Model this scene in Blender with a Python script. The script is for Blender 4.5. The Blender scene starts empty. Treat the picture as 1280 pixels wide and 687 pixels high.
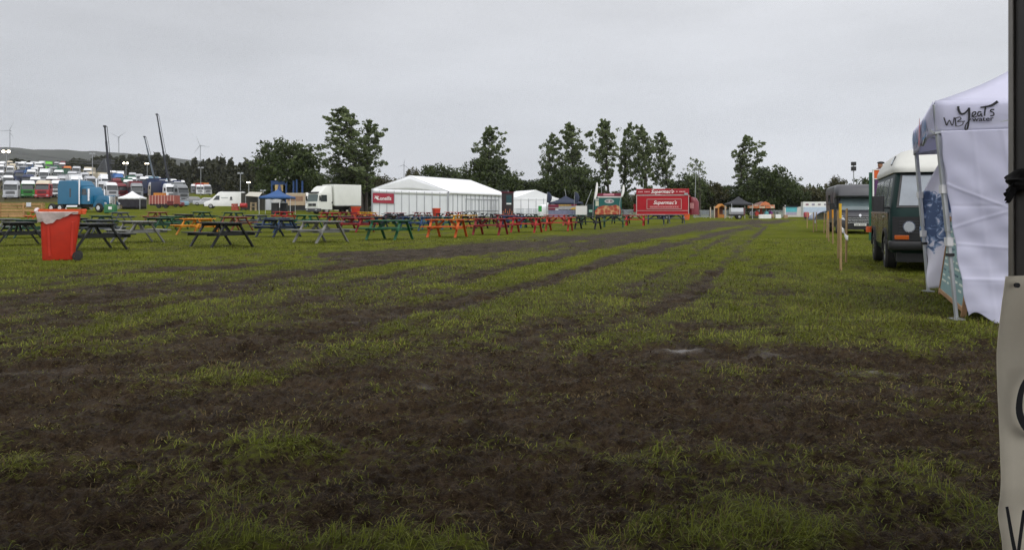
import bpy, math, random
import numpy as np
from math import radians as RAD, sin, cos, pi
from mathutils import Vector, Matrix, Euler

random.seed(7)
S = bpy.context.scene
COL = S.collection
H, F, VH, UC = 1.1, 1000.0, 264.0, 640.0     # camera height, focal length in photo pixels, horizon row, centre column

# ------------------------------------------------------------------ terrain
def smooth(a, b, x):
    t = np.clip((x - a) / (b - a), 0, 1)
    return t * t * (3 - 2 * t)

HY = [0, 35, 60, 95, 130, 165, 200, 250, 350, 450, 550, 700, 1200, 3000]
HZ = [0, 0, .55, 1.25, 2.1, 4.1, 7.0, 11, 19, 26, 31, 34, 36, 30]
def ground(x, y):
    x = np.asarray(x, float); y = np.asarray(y, float)
    yy = np.maximum(y, 5.0)
    u = UC + F * x / yy
    s = np.interp(u, [-200, 0, 300, 460, 640, 840, 1300], [.022, .021, .0205, .0105, .006, .0022, .0015])
    t = np.clip(y - 35, 0, None)
    t = np.where(t < 20, t * t / 40, t - 10)
    b = s * np.minimum(t, 70)
    w = np.interp(u, [80, 150, 200, 250, 330, 450], [1, .85, .68, .5, .18, 0])
    hz = np.interp(y, HY, HZ)
    z = b + w * smooth(90, 165, y) * np.maximum(hz - b, 0)
    return z

def at(u, Y, dz=0.0):
    x = (u - UC) / F * Y
    return Vector((x, Y, float(ground(x, Y)) + dz))

def zv(v, Y):
    return H + (VH - v) / F * Y

# ------------------------------------------------------------------ materials
MATS = {}
def mat(name, col, rough=.6, metal=0.0, var=.12, scale=6.0, bump=0.0, spec=.4, emit=None, alpha=1.0, rnd=0.0, coat=0.0, dirt=0.0, sheen=0.0):
    if name in MATS: return MATS[name]
    m = bpy.data.materials.new(name); m.use_nodes = True
    nt = m.node_tree; N = nt.nodes; L = nt.links
    p = N['Principled BSDF']
    p.inputs['Roughness'].default_value = rough
    p.inputs['Metallic'].default_value = metal
    p.inputs['Specular IOR Level'].default_value = spec
    if coat: p.inputs['Coat Weight'].default_value = coat
    tc = N.new('ShaderNodeTexCoord')
    nz = N.new('ShaderNodeTexNoise'); nz.inputs['Scale'].default_value = scale; nz.inputs['Detail'].default_value = 6; nz.inputs['Roughness'].default_value = .65
    L.new(tc.outputs['Object'], nz.inputs['Vector'])
    cr = N.new('ShaderNodeMapRange'); cr.inputs[1].default_value = .3; cr.inputs[2].default_value = .7
    cr.inputs[3].default_value = 1 - var; cr.inputs[4].default_value = 1 + var
    L.new(nz.outputs['Fac'], cr.inputs[0])
    val = cr.outputs[0]
    if rnd:
        oi = N.new('ShaderNodeObjectInfo')
        mr = N.new('ShaderNodeMapRange'); mr.inputs[3].default_value = 1 - rnd; mr.inputs[4].default_value = 1 + rnd
        L.new(oi.outputs['Random'], mr.inputs[0])
        mm = N.new('ShaderNodeMath'); mm.operation = 'MULTIPLY'
        L.new(val, mm.inputs[0]); L.new(mr.outputs[0], mm.inputs[1]); val = mm.outputs[0]
    vm = N.new('ShaderNodeVectorMath'); vm.operation = 'SCALE'
    vm.inputs[0].default_value = col[:3]
    L.new(val, vm.inputs['Scale'])
    out = vm.outputs[0]
    if dirt:
        n2 = N.new('ShaderNodeTexNoise'); n2.inputs['Scale'].default_value = scale * .6; n2.inputs['Detail'].default_value = 8; n2.inputs['Roughness'].default_value = .7
        L.new(tc.outputs['Object'], n2.inputs['Vector'])
        r2 = N.new('ShaderNodeMapRange'); r2.inputs[1].default_value = .52; r2.inputs[2].default_value = .75; r2.inputs[4].default_value = dirt
        L.new(n2.outputs['Fac'], r2.inputs[0])
        mx = N.new('ShaderNodeMix'); mx.data_type = 'RGBA'
        L.new(r2.outputs[0], mx.inputs[0]); L.new(out, mx.inputs[6]); mx.inputs[7].default_value = (.06, .047, .035, 1)
        out = mx.outputs[2]
    L.new(out, p.inputs['Base Color'])
    if bump:
        bp = N.new('ShaderNodeBump'); bp.inputs['Strength'].default_value = bump; bp.inputs['Distance'].default_value = .02
        L.new(nz.outputs['Fac'], bp.inputs['Height']); L.new(bp.outputs[0], p.inputs['Normal'])
    if emit:
        p.inputs['Emission Color'].default_value = (*emit[:3], 1); p.inputs['Emission Strength'].default_value = emit[3]
    if alpha < 1: p.inputs['Alpha'].default_value = alpha
    MATS[name] = m
    return m

def wood(name, col, rough=.55, rnd=.15, worn=.35):
    """painted or bare timber: grain streaks along local X, worn spots"""
    if name in MATS: return MATS[name]
    m = mat(name, col, rough, var=.18, scale=3, rnd=rnd, spec=.35)
    nt = m.node_tree; N = nt.nodes; L = nt.links; p = N['Principled BSDF']
    tc = N.new('ShaderNodeTexCoord'); mp = N.new('ShaderNodeMapping'); mp.inputs['Scale'].default_value = (1.2, 30, 30)
    L.new(tc.outputs['Object'], mp.inputs[0])
    nz = N.new('ShaderNodeTexNoise'); nz.inputs['Scale'].default_value = 2.5; nz.inputs['Detail'].default_value = 7
    L.new(mp.outputs[0], nz.inputs['Vector'])
    r = N.new('ShaderNodeMapRange'); r.inputs[1].default_value = .5; r.inputs[2].default_value = .8; r.inputs[4].default_value = worn
    L.new(nz.outputs['Fac'], r.inputs[0])
    old = p.inputs['Base Color'].links[0].from_socket
    mx = N.new('ShaderNodeMix'); mx.data_type = 'RGBA'
    L.new(r.outputs[0], mx.inputs[0]); L.new(old, mx.inputs[6])
    g = sum(col[:3]) / 3
    mx.inputs[7].default_value = (col[0] * .5 + .06, col[1] * .5 + .055, col[2] * .5 + .045, 1)
    L.new(mx.outputs[2], p.inputs['Base Color'])
    bp = N.new('ShaderNodeBump'); bp.inputs['Strength'].default_value = .35; bp.inputs['Distance'].default_value = .004
    L.new(nz.outputs['Fac'], bp.inputs['Height']); L.new(bp.outputs[0], p.inputs['Normal'])
    return m

# ------------------------------------------------------------------ mesh builder
class MB:
    def __init__(s): s.v = []; s.f = []; s.m = []
    def add(s, vs, fs, m=0):
        o = len(s.v); s.v += [tuple(p) for p in vs]
        for f in fs: s.f.append(tuple(i + o for i in f)); s.m.append(m)
        return s
    def box(s, c, d, m=0, rz=0.0, M=None):
        x, y, z = d[0] / 2, d[1] / 2, d[2] / 2
        vs = [Vector((a, b, e)) for e in (-z, z) for a, b in ((-x, -y), (x, -y), (x, y), (-x, y))]
        if M is None: M = Matrix.Rotation(rz, 4, 'Z')
        vs = [M @ p + Vector(c) for p in vs]
        return s.add(vs, [(3, 2, 1, 0), (4, 5, 6, 7), (0, 1, 5, 4), (1, 2, 6, 5), (2, 3, 7, 6), (3, 0, 4, 7)], m)
    def mm(s, a, b, m=0):
        return s.box([(a[i] + b[i]) / 2 for i in range(3)], [abs(b[i] - a[i]) for i in range(3)], m)
    def bar(s, p, q, w, h, up=(0, 0, 1), m=0):
        p = Vector(p); q = Vector(q); d = (q - p); L = d.length; d = d / L
        u = Vector(up)
        if abs(d.dot(u)) > .98: u = Vector((0, 1, 0))
        a = d.cross(u).normalized(); b = a.cross(d).normalized()
        vs = [r + a * i * w / 2 + b * j * h / 2 for r in (p, q) for i, j in ((-1, -1), (1, -1), (1, 1), (-1, 1))]
        return s.add(vs, [(0, 1, 2, 3), (7, 6, 5, 4), (0, 4, 5, 1), (1, 5, 6, 2), (2, 6, 7, 3), (3, 7, 4, 0)], m)
    def tube(s, p, q, r, n=8, r2=None, m=0, caps=True):
        p = Vector(p); q = Vector(q); r2 = r if r2 is None else r2
        d = (q - p).normalized(); u = Vector((0, 0, 1)) if abs(d.z) < .9 else Vector((1, 0, 0))
        a = d.cross(u).normalized(); b = d.cross(a)
        vs = []
        for c, rr in ((p, r), (q, r2)):
            for k in range(n):
                t = 2 * pi * k / n; vs.append(c + a * cos(t) * rr + b * sin(t) * rr)
        fs = [(k, (k + 1) % n, n + (k + 1) % n, n + k) for k in range(n)]
        if caps: fs += [tuple(range(n - 1, -1, -1)), tuple(range(n, 2 * n))]
        return s.add(vs, fs, m)
    def path(s, pts, r, n=7, m=0):
        for a, b in zip(pts[:-1], pts[1:]): s.tube(a, b, r, n, m=m)
        return s
    def rings(s, rs, m=0, caps=True, cn=3):
        """loft of rounded rectangles: (z, x0, x1, y0, y1, r)"""
        vs = []; n = 4 * (cn + 1)
        for z, x0, x1, y0, y1, r in rs:
            r = min(r, (x1 - x0) * .49, (y1 - y0) * .49)
            for cx, cy, a0 in ((x1 - r, y1 - r, 0), (x0 + r, y1 - r, 90), (x0 + r, y0 + r, 180), (x1 - r, y0 + r, 270)):
                for k in range(cn + 1):
                    t = RAD(a0 + 90 * k / cn); vs.append((cx + cos(t) * r, cy + sin(t) * r, z))
        fs = []
        for i in range(len(rs) - 1):
            for k in range(n):
                fs.append((i * n + k, i * n + (k + 1) % n, (i + 1) * n + (k + 1) % n, (i + 1) * n + k))
        if caps: fs += [tuple(range(n - 1, -1, -1)), tuple(range((len(rs) - 1) * n, len(rs) * n))]
        return s.add(vs, fs, m)
    def panel(s, q, t=.01, m=0):
        """thin slab whose outer face is the polygon q pushed t along its normal"""
        q = [Vector(p) for p in q]; n = (q[1] - q[0]).cross(q[2] - q[0]).normalized()
        k = len(q); vs = [p - n * .004 for p in q] + [p + n * t for p in q]
        fs = [tuple(range(k - 1, -1, -1)), tuple(range(k, 2 * k))] + [(i, (i + 1) % k, k + (i + 1) % k, k + i) for i in range(k)]
        return s.add(vs, fs, m)
    def prism(s, poly, a0, a1, axis='y', m=0):
        """poly of 2-D points extruded along an axis: 'y' -> (x,z), 'x' -> (y,z), 'z' -> (x,y)"""
        f = {'y': lambda p, a: (p[0], a, p[1]), 'x': lambda p, a: (a, p[0], p[1]), 'z': lambda p, a: (p[0], p[1], a)}[axis]
        k = len(poly); vs = [f(p, a0) for p in poly] + [f(p, a1) for p in poly]
        fs = [tuple(range(k)), tuple(range(2 * k - 1, k - 1, -1))] + [(i, k + i, k + (i + 1) % k, (i + 1) % k) for i in range(k)]
        return s.add(vs, fs, m)
    def wheel(s, c, r, w, m=0, n=20):
        c = Vector(c)
        prof = [(.62 * r, -w * .5), (.9 * r, -w * .5), (r, -w * .32), (r, w * .32), (.9 * r, w * .5), (.62 * r, w * .5)]
        vs = [(c.x + x, c.y + cos(2 * pi * k / n) * rr, c.z + sin(2 * pi * k / n) * rr) for k in range(n) for rr, x in prof]
        P = len(prof); fs = []
        for k in range(n):
            for j in range(P):
                a = k * P + j; b = k * P + (j + 1) % P; c2 = ((k + 1) % n) * P + (j + 1) % P; d = ((k + 1) % n) * P + j
                fs.append((a, b, c2, d))
        return s.add(vs, fs, m)
    def ball(s, c, r, n=10, m=0, sc=(1, 1, 1)):
        vs = []; fs = []
        R = n // 2 + 1
        for i in range(R + 1):
            t = pi * i / R
            for k in range(n):
                p = 2 * pi * k / n
                vs.append((c[0] + r * sc[0] * sin(t) * cos(p), c[1] + r * sc[1] * sin(t) * sin(p), c[2] + r * sc[2] * cos(t)))
        for i in range(R):
            for k in range(n): fs.append((i * n + k, (i + 1) * n + k, (i + 1) * n + (k + 1) % n, i * n + (k + 1) % n))
        return s.add(vs, fs, m)
    def sheet(s, fn, nu, nv, m=0):
        vs = [fn(i / nu, j / nv) for j in range(nv + 1) for i in range(nu + 1)]
        fs = [(j * (nu + 1) + i, j * (nu + 1) + i + 1, (j + 1) * (nu + 1) + i + 1, (j + 1) * (nu + 1) + i) for j in range(nv) for i in range(nu)]
        return s.add(vs, fs, m)
    def build(s, name, mats, parent=None, bevel=0, smooth=40, solid=0):
        me = bpy.data.meshes.new(name); me.from_pydata([tuple(p) for p in s.v], [], s.f)
        mats = mats if isinstance(mats, (list, tuple)) else [mats]
        for q in mats: me.materials.append(q)
        me.polygons.foreach_set('material_index', s.m)
        if smooth:
            me.polygons.foreach_set('use_smooth', [True] * len(me.polygons)); me.set_sharp_from_angle(angle=RAD(smooth))
        me.validate(); me.update()
        o = bpy.data.objects.new(name, me); COL.objects.link(o)
        if parent is not None: o.parent = parent
        if solid:
            md = o.modifiers.new('solid', 'SOLIDIFY'); md.thickness = solid
        if bevel:
            md = o.modifiers.new('bevel', 'BEVEL'); md.width = bevel; md.segments = 2; md.limit_method = 'ANGLE'; md.angle_limit = RAD(35)
        return o

def tag(o, label, cat, group=None, kind=None):
    o['label'] = label; o['category'] = cat
    if group: o['group'] = group
    if kind: o['kind'] = kind
    return o
def thing(name, label, cat, loc, rz=0.0, group=None, scale=1.0):
    o = bpy.data.objects.new(name, None); COL.objects.link(o); o.empty_display_size = .2
    o.location = loc; o.rotation_euler = (0, 0, rz); o.scale = (scale,) * 3
    return tag(o, label, cat, group)
def copy_tree(o, parent=None):
    c = o.copy(); COL.objects.link(c)
    if parent is not None: c.parent = parent
    for ch in list(o.children): copy_tree(ch, c)
    return c
def structure(o): o['kind'] = 'structure'; return o

def text(txt, size, loc, rx, rz, m, name, parent, shear=0, align='CENTER', depth=.004, sx=1.0, bold=0.0):
    cu = bpy.data.curves.new(name, 'FONT'); cu.body = txt; cu.size = size; cu.align_x = align; cu.align_y = 'CENTER'
    cu.extrude = depth; cu.shear = shear; cu.offset = bold; cu.resolution_u = 3
    t = bpy.data.objects.new('tmp', cu); COL.objects.link(t)
    dg = bpy.context.evaluated_depsgraph_get(); dg.update()
    me = bpy.data.meshes.new_from_object(t.evaluated_get(dg))
    bpy.data.objects.remove(t); bpy.data.curves.remove(cu)
    me.materials.clear(); me.materials.append(m)
    o = bpy.data.objects.new(name, me); COL.objects.link(o); o.parent = parent
    o.location = loc; o.rotation_euler = (rx, 0, rz); o.scale = (sx, 1, 1)
    return o

def ribbon(mb, pts, w0, w1=None, z=0.0, t=.004, m=0, sub=4):
    """flat brush stroke in the XZ plane facing -Y; pts are (x, z)"""
    w1 = w0 if w1 is None else w1
    P = [Vector((p[0], p[1])) for p in pts]; Q = []
    for i in range(len(P) - 1):
        a = P[max(i - 1, 0)]; b = P[i]; c = P[i + 1]; d = P[min(i + 2, len(P) - 1)]
        for k in range(sub):
            s = k / sub
            Q.append(.5 * ((2 * b) + (c - a) * s + (2 * a - 5 * b + 4 * c - d) * s * s + (3 * b - a - 3 * c + d) * s ** 3))
    Q.append(P[-1]); n = len(Q); vs = []
    for i, q in enumerate(Q):
        d = (Q[min(i + 1, n - 1)] - Q[max(i - 1, 0)]); d = d.normalized() if d.length > 1e-9 else Vector((1, 0))
        nn = Vector((-d.y, d.x)); w = (w0 + (w1 - w0) * i / (n - 1)) / 2
        for sgn in (-1, 1): vs.append((q.x + nn.x * w * sgn, z - t, q.y + nn.y * w * sgn))
    fs = [(2 * i, 2 * i + 1, 2 * i + 3, 2 * i + 2) for i in range(n - 1)]
    mb.add(vs, fs, m)

# ------------------------------------------------------------------ numpy noise
def vnoise(x, y, seed=0):
    ix = np.floor(x).astype(np.int64); iy = np.floor(y).astype(np.int64)
    fx = x - ix; fy = y - iy; fx = fx * fx * (3 - 2 * fx); fy = fy * fy * (3 - 2 * fy)
    def h(a, b):
        n = (a * 374761393 + b * 668265263 + seed * 982451653) & 0xFFFFFFFF
        n = ((n ^ (n >> 13)) * 1274126177) & 0xFFFFFFFF
        n = n ^ (n >> 16)
        return (n & 0xFFFF) / 65535.0
    return (h(ix, iy) * (1 - fx) + h(ix + 1, iy) * fx) * (1 - fy) + (h(ix, iy + 1) * (1 - fx) + h(ix + 1, iy + 1) * fx) * fy
def fbm(x, y, oct=4, seed=0, gain=.5):
    a = 1.0; t = 0; s = 0
    for i in range(oct):
        s = s + a * vnoise(x, y, seed + i * 17); t += a; a *= gain; x = x * 2.03 + 3.1; y = y * 2.03 + 1.7
    return s / t
# ------------------------------------------------------------------ mud pattern of the field
RUTS = [  # points (column, row) of the track on the flat field, half width there, strength
    ([(-60, 384, 15), (60, 376, 15), (150, 369, 12), (260, 358, 8), (330, 349, 7), (450, 330, 5), (600, 314, 4), (700, 303, 3.5), (800, 290, 3), (880, 282, 2.4), (950, 277, 2)], 1.0),
    ([(-60, 352, 3), (60, 348, 3), (200, 338, 3), (350, 329, 3), (500, 321, 4), (640, 307, 4), (760, 294, 4), (850, 284, 3), (905, 278, 2)], .85),
    ([(120, 344, 1.5), (300, 334, 2), (420, 322, 2), (560, 315, 4), (700, 300, 4), (800, 289, 3), (870, 281, 2), (900, 276.5, 1.5)], .75),
    ([(20, 440, 5), (130, 422, 8), (190, 411, 8), (240, 400, 6), (305, 389, 7), (380, 376, 5), (500, 357, 5), (620, 338, 4), (740, 310, 4), (830, 293, 3), (900, 281, 2)], .9),
    ([(-60, 470, 16), (120, 452, 14), (220, 446, 10), (330, 428, 11), (420, 408, 11), (500, 392, 9), (600, 372, 8), (690, 349, 7), (760, 327, 5), (830, 308, 4), (900, 291, 3), (950, 282, 2)], .95),
    ([(560, 470, 26), (680, 420, 16), (790, 392, 10), (855, 375, 12), (890, 345, 8), (915, 322, 6), (935, 302, 4), (950, 290, 2), (960, 281, 1.5)], .8),
    ([(400, 318, 3), (560, 312, 6), (680, 303, 7), (770, 296, 6), (850, 287, 4), (915, 281, 2.5), (985, 277, 1.5)], .95),
    ([(640, 420, 9), (760, 372, 7), (850, 330, 5), (890, 305, 3), (925, 287, 2)], .6),
    ([(1290, 455, 12), (1130, 452, 16), (980, 446, 16), (860, 440, 16), (740, 445, 16)], .9),
    ([(1290, 408, 4), (1150, 400, 5), (1020, 392, 5), (900, 395, 6)], .35),
    ([(860, 283, 1.2), (900, 279, 1.2), (960, 276.5, .8), (1020, 275.5, .6)], .8),
]
BLOBS = [ # (column, row, half width, half height, + grass / - mud)
    (620, 553, 130, 15, 1.0), (20, 575, 60, 22, .8), (950, 565, 150, 22, .75), (330, 672, 260, 24, 1.0), (520, 680, 90, 26, .8),
    (900, 640, 120, 40, .8), (370, 560, 80, 16, .6), (1120, 610, 90, 40, .6), (210, 600, 90, 20, .45), (320, 468, 70, 9, .7),
    (440, 440, 90, 12, .55), (660, 430, 90, 10, .4), (180, 430, 110, 10, .75), (50, 500, 60, 12, .3), (1180, 560, 80, 18, .4),
    (1090, 500, 120, 12, .2), (740, 640, 60, 30, -.5), (640, 650, 70, 20, -.6), (120, 650, 120, 40, -.6), (560, 600, 160, 22, -.2), (850, 440, 30, 10, -.8),
    (1230, 640, 50, 50, .2), (1000, 660, 120, 30, .7), (420, 610, 150, 26, .35), (560, 490, 120, 10, .25), (830, 500, 110, 8, .2), (30, 680, 60, 20, .3),
]
def seg_dist(u, v, pts, asp):
    best = np.full(u.shape, 9.0)
    for (u0, v0, w0), (u1, v1, w1) in zip(pts[:-1], pts[1:]):
        du, dv = u1 - u0, v1 - v0
        t = np.clip(((u - u0) * du + (v - v0) * dv) / (du * du + dv * dv), 0, 1)
        d = np.hypot(u - u0 - t * du, v - v0 - t * dv) / (w0 + t * (w1 - w0))
        best = np.minimum(best, d)
    return best
def field_masks(x, y):
    """mud 0..1 and wet 0..1 for points of the field"""
    yy = np.maximum(y, 1.2)
    u = UC + F * x / yy; v = VH + F * H / yy
    wob = fbm(x * .9, y * .9, 3, 5) - .5
    base = np.interp(v, [264, 272, 300, 345, 390, 420, 445, 470, 520, 600, 690, 900], [0, .05, .13, .27, .40, .53, .66, .76, .79, .76, .74, .70])
    side = np.interp(u, [-400, 500, 900, 1050, 1300], [1, 1, .85, .62, .6])
    side = np.where(v > 425, np.interp(v, [425, 455], [0, 1]) * (1 - side) + side, side)
    m = base * side
    a_ = x - .30 * y; b_ = y + .3 * x
    streak = np.clip(.78 + 1.5 * (fbm(a_ * 1.1, b_ * .10, 4, 81, .6) - .5) + .9 * (fbm(x * .9, y * .8, 4, 83, .6) - .5), .62, 1.2)
    for pts, st in RUTS:
        st = st * streak
        d = seg_dist(u, v, pts, 1)
        m = np.maximum(m, st * (.86 * np.exp(-(d ** 2) * .85) + .20 * np.exp(-(d ** 2) * .16)) * .98)
    for bu, bv, ru, rv, sgn in BLOBS:
        q = np.exp(-(((u - bu) / ru) ** 2 + ((v - bv) / rv) ** 2))
        m = m - sgn * (.43 if sgn > 0 else .62) * q
    n = fbm(x * 1.6, y * 1.3, 5, 11, .6) - .5
    n2 = fbm(x * 7, y * 6, 3, 31, .6) - .5
    a = x - .30 * y; b = y + .3 * x
    st = fbm(a * 1.5, b * .13, 4, 61, .62) - .5; st2 = fbm(a * 4.5, b * .5, 3, 67, .6) - .5
    m = m + n * .80 * np.interp(v, [270, 300, 420], [.5, .8, 1]) + n2 * .62 + (st * .95 + st2 * .5) * np.interp(v, [268, 290, 400, 470], [.8, 1, .8, .35])
    mud = smooth(.10, .84, m)
    far = smooth(30, 120, np.abs(x) - 60)
    mud = mud * (1 - smooth(120, 170, y)) * (1 - far)
    park = smooth(136, 150, y) * (1 - smooth(440, 480, y)) * (1 - smooth(228, 250, u)) * smooth(-400, -100, u)
    mud = np.maximum(mud, park * (.45 + .5 * fbm(x * .15, y * .1, 3, 15)))
    wet = .15 * smooth(.62, .85, fbm(x * 1.6, y * 1.6, 4, 77)) * smooth(.7, 1.0, mud) * (1 - smooth(14, 30, y))
    for bu, bv, ru, rv in ((850, 437, 26, 4), (1090, 462, 30, 4), (960, 440, 30, 3), (530, 482, 14, 2.5)):
        wet = np.maximum(wet, np.exp(-(((u - bu) / ru) ** 2 + ((v - bv) / rv) ** 2) * 1.2) * smooth(.4, .8, mud + .1) * (.9 if bv in (437, 462) else .4))
    return mud, wet

def relief(x, y, mud, wet):
    near = 1 - smooth(14, 45, y)
    r = (fbm(x * 4, y * 4, 4, 3, .6) - .5) * .10 + (np.abs(fbm(x * 13, y * 11, 3, 8, .6) - .5) - .12) * -.085 + (fbm(x * 34, y * 30, 2, 9, .6) - .5) * .035
    track = (fbm(x * 1.1, y * 1.1, 3, 21) - .5) * .09 + (fbm(x * .9 + y * .2, y * 5.5, 3, 27) - .5) * .085 * mud
    z = (r * mud * (1 - .8 * wet) + track * .8 + .015 * (1 - mud)) * near
    z = z - mud * .03 * (1 - smooth(30, 80, y))
    return z

def make_field():
    us = np.concatenate([np.arange(-520, 0, 8.0), np.arange(0, 1290, 2.6), np.arange(1290, 1860, 8.0)])
    nu = len(us)
    add = np.array([4, 12, 30, 80, 250, 700, 1500.0])
    xs_u = np.concatenate([np.full(7, us[0]), us, np.full(7, us[-1])])
    xs_a = np.concatenate([-add[::-1], np.zeros(nu), add])
    Y = [-60, -25, -10, -5, -2.5, -1, 0, .7, 1.2]
    y = 1.6
    while y < 18: Y.append(y); y *= 1.0068
    while y < 150: Y.append(y); y *= 1.011
    while y < 3000: Y.append(y); y *= 1.035
    Y = np.array(Y)
    g = np.maximum(Y, 1.2)
    X = (xs_u[None, :] - UC) / F * g[:, None] + xs_a[None, :]
    YY = np.repeat(Y[:, None], X.shape[1], 1)
    mud, wet = field_masks(X, YY)
    Z = ground(X, YY) + relief(X, YY, mud, wet)
    R, C = X.shape
    me = bpy.data.meshes.new('field')
    me.vertices.add(R * C)
    me.vertices.foreach_set('co', np.stack([X, YY, Z], -1).astype(np.float32).ravel())
    i = np.arange(R * C).reshape(R, C)
    q = np.stack([i[:-1, :-1], i[:-1, 1:], i[1:, 1:], i[1:, :-1]], -1).reshape(-1, 4)
    n = len(q)
    me.loops.add(n * 4); me.loops.foreach_set('vertex_index', q.astype(np.int32).ravel())
    me.polygons.add(n); me.polygons.foreach_set('loop_start', (np.arange(n) * 4).astype(np.int32))
    me.polygons.foreach_set('use_smooth', np.ones(n, bool))
    band = np.clip(fbm((X - .30 * YY) * 1.3, (YY + .3 * X) * .11, 4, 141, .6) * 2.2 - .85, 0, 1) * smooth(6, 14, YY) * (1 - smooth(60, 95, YY)) * smooth(-.75, -.35, X / np.maximum(YY, 1)) * (1 - smooth(.30, .42, X / np.maximum(YY, 1)))
    soil = np.clip(mud + .42 * band + .50 * (1 - smooth(7, 20, YY)) * (1 - mud), 0, 1)   # bare soil shows between the near blades
    for nm, arr in (('mud', soil), ('wet', wet)):
        a = me.attributes.new(nm, 'FLOAT', 'POINT'); a.data.foreach_set('value', arr.astype(np.float32).ravel())
    me.update(); me.validate()
    o = bpy.data.objects.new('field', me); COL.objects.link(o)
    m = bpy.data.materials.new('field_mat'); m.use_nodes = True
    nt = m.node_tree; N = nt.nodes; L = nt.links; p = N['Principled BSDF']
    geo = N.new('ShaderNodeNewGeometry')
    def noise(sc, det=6, rough=.6, stretch=None):
        t = N.new('ShaderNodeTexNoise'); t.inputs['Scale'].default_value = sc; t.inputs['Detail'].default_value = det; t.inputs['Roughness'].default_value = rough
        if stretch:
            mp = N.new('ShaderNodeMapping'); mp.inputs['Scale'].default_value = stretch
            L.new(geo.outputs['Position'], mp.inputs[0]); L.new(mp.outputs[0], t.inputs['Vector'])
        else: L.new(geo.outputs['Position'], t.inputs['Vector'])
        return t.outputs['Fac']
    def mr(s, a, b, c, d):
        r = N.new('ShaderNodeMapRange'); 
        for k, q in zip((1, 2, 3, 4), (a, b, c, d)): r.inputs[k].default_value = q
        L.new(s, r.inputs[0]); return r.outputs[0]
    def mix(f, a, b):
        x = N.new('ShaderNodeMix'); x.data_type = 'RGBA'
        for k, q in ((0, f), (6, a), (7, b)):
            if isinstance(q, (tuple, float)): x.inputs[k].default_value = q
            else: L.new(q, x.inputs[k])
        return x.outputs[2]
    def math(op, a, b):
        x = N.new('ShaderNodeMath'); x.operation = op
        for k, q in ((0, a), (1, b)):
            if isinstance(q, float): x.inputs[k].default_value = q
            else: L.new(q, x.inputs[k])
        return x.outputs[0]
    am = N.new('ShaderNodeAttribute'); am.attribute_name = 'mud'
    aw = N.new('ShaderNodeAttribute'); aw.attribute_name = 'wet'
    big = noise(.35, 4); mid = noise(2.2, 8, .7); fine = noise(22, 6, .7); vf = noise(70, 4, .7)
    grass = mix(mr(big, .35, .65, 0, 1), (.092, .114, .014, 1), (.148, .164, .024, 1))
    grass = mix(mr(mid, .42, .7, 0, .75), grass, (.046, .050, .010, 1))
    grass = mix(mr(fine, .5, .72, 0, .7), grass, (.135, .118, .036, 1))
    grass = mix(mr(vf, .5, .75, 0, .45), grass, (.02, .03, .007, 1))
    mudc = mix(mr(mid, .35, .65, 0, 1), (.020, .0128, .0078, 1), (.058, .038, .0225, 1))
    mudc = mix(mr(fine, .46, .66, 0, .9), mudc, (.011, .0066, .0042, 1))
    mudc = mix(mr(vf, .52, .68, 0, .65), mudc, (.082, .064, .026, 1))
    k = math('ADD', am.outputs['Fac'], mr(fine, .3, .7, -.42, .42))
    k = mr(k, .18, .82, 0, 1)
    col = mix(k, grass, mudc)
    L.new(col, p.inputs['Base Color'])
    rg = math('SUBTRACT', 0.72, math('MULTIPLY', k, mr(mid, .35, .65, .05, .24)))
    rg = math('SUBTRACT', rg, math('MULTIPLY', aw.outputs['Fac'], .40))
    L.new(rg, p.inputs['Roughness'])
    L.new(math('ADD', math('MULTIPLY', k, .045), math('MULTIPLY', aw.outputs['Fac'], .35)), p.inputs['Specular IOR Level'])
    bsum = math('ADD', math('MULTIPLY', fine, .7), math('MULTIPLY', vf, .35))
    bp = N.new('ShaderNodeBump'); bp.inputs['Distance'].default_value = .085
    L.new(math('SUBTRACT', .85, math('MULTIPLY', aw.outputs['Fac'], .75)), bp.inputs['Strength'])
    L.new(bsum, bp.inputs['Height']); L.new(bp.outputs[0], p.inputs['Normal'])
    me.materials.append(m)
    structure(o)
    return o

def leaf_mat(name, a, b, c, rough=.55, trans=.25, spec=.3):
    m = bpy.data.materials.new(name); m.use_nodes = True
    nt = m.node_tree; N = nt.nodes; L = nt.links; p = N['Principled BSDF']
    g = N.new('ShaderNodeNewGeometry'); cr = N.new('ShaderNodeValToRGB')
    cr.color_ramp.elements[0].color = (*a, 1); cr.color_ramp.elements[1].color = (*c, 1)
    e = cr.color_ramp.elements.new(.5); e.color = (*b, 1)
    nz = N.new('ShaderNodeTexNoise'); nz.inputs['Scale'].default_value = .6; nz.inputs['Detail'].default_value = 3
    tc = N.new('ShaderNodeTexCoord'); L.new(tc.outputs['Object'], nz.inputs['Vector'])
    ad = N.new('ShaderNodeMath'); ad.operation = 'MULTIPLY_ADD'; ad.inputs[1].default_value = .55; 
    L.new(g.outputs['Random Per Island'], ad.inputs[0])
    m2 = N.new('ShaderNodeMath'); m2.operation = 'MULTIPLY_ADD'; m2.inputs[1].default_value = 1.1; m2.inputs[2].default_value = -.33
    L.new(nz.outputs['Fac'], m2.inputs[0]); L.new(m2.outputs[0], ad.inputs[2])
    L.new(ad.outputs[0], cr.inputs[0]); L.new(cr.outputs[0], p.inputs['Base Color'])
    p.inputs['Roughness'].default_value = rough; p.inputs['Specular IOR Level'].default_value = spec
    if trans:
        tr = N.new('ShaderNodeBsdfTranslucent'); L.new(cr.outputs[0], tr.inputs[0])
        mx = N.new('ShaderNodeMixShader'); mx.inputs[0].default_value = trans
        L.new(p.outputs[0], mx.inputs[1]); L.new(tr.outputs[0], mx.inputs[2]); L.new(mx.outputs[0], N['Material Output'].inputs[0])
    return m

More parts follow.
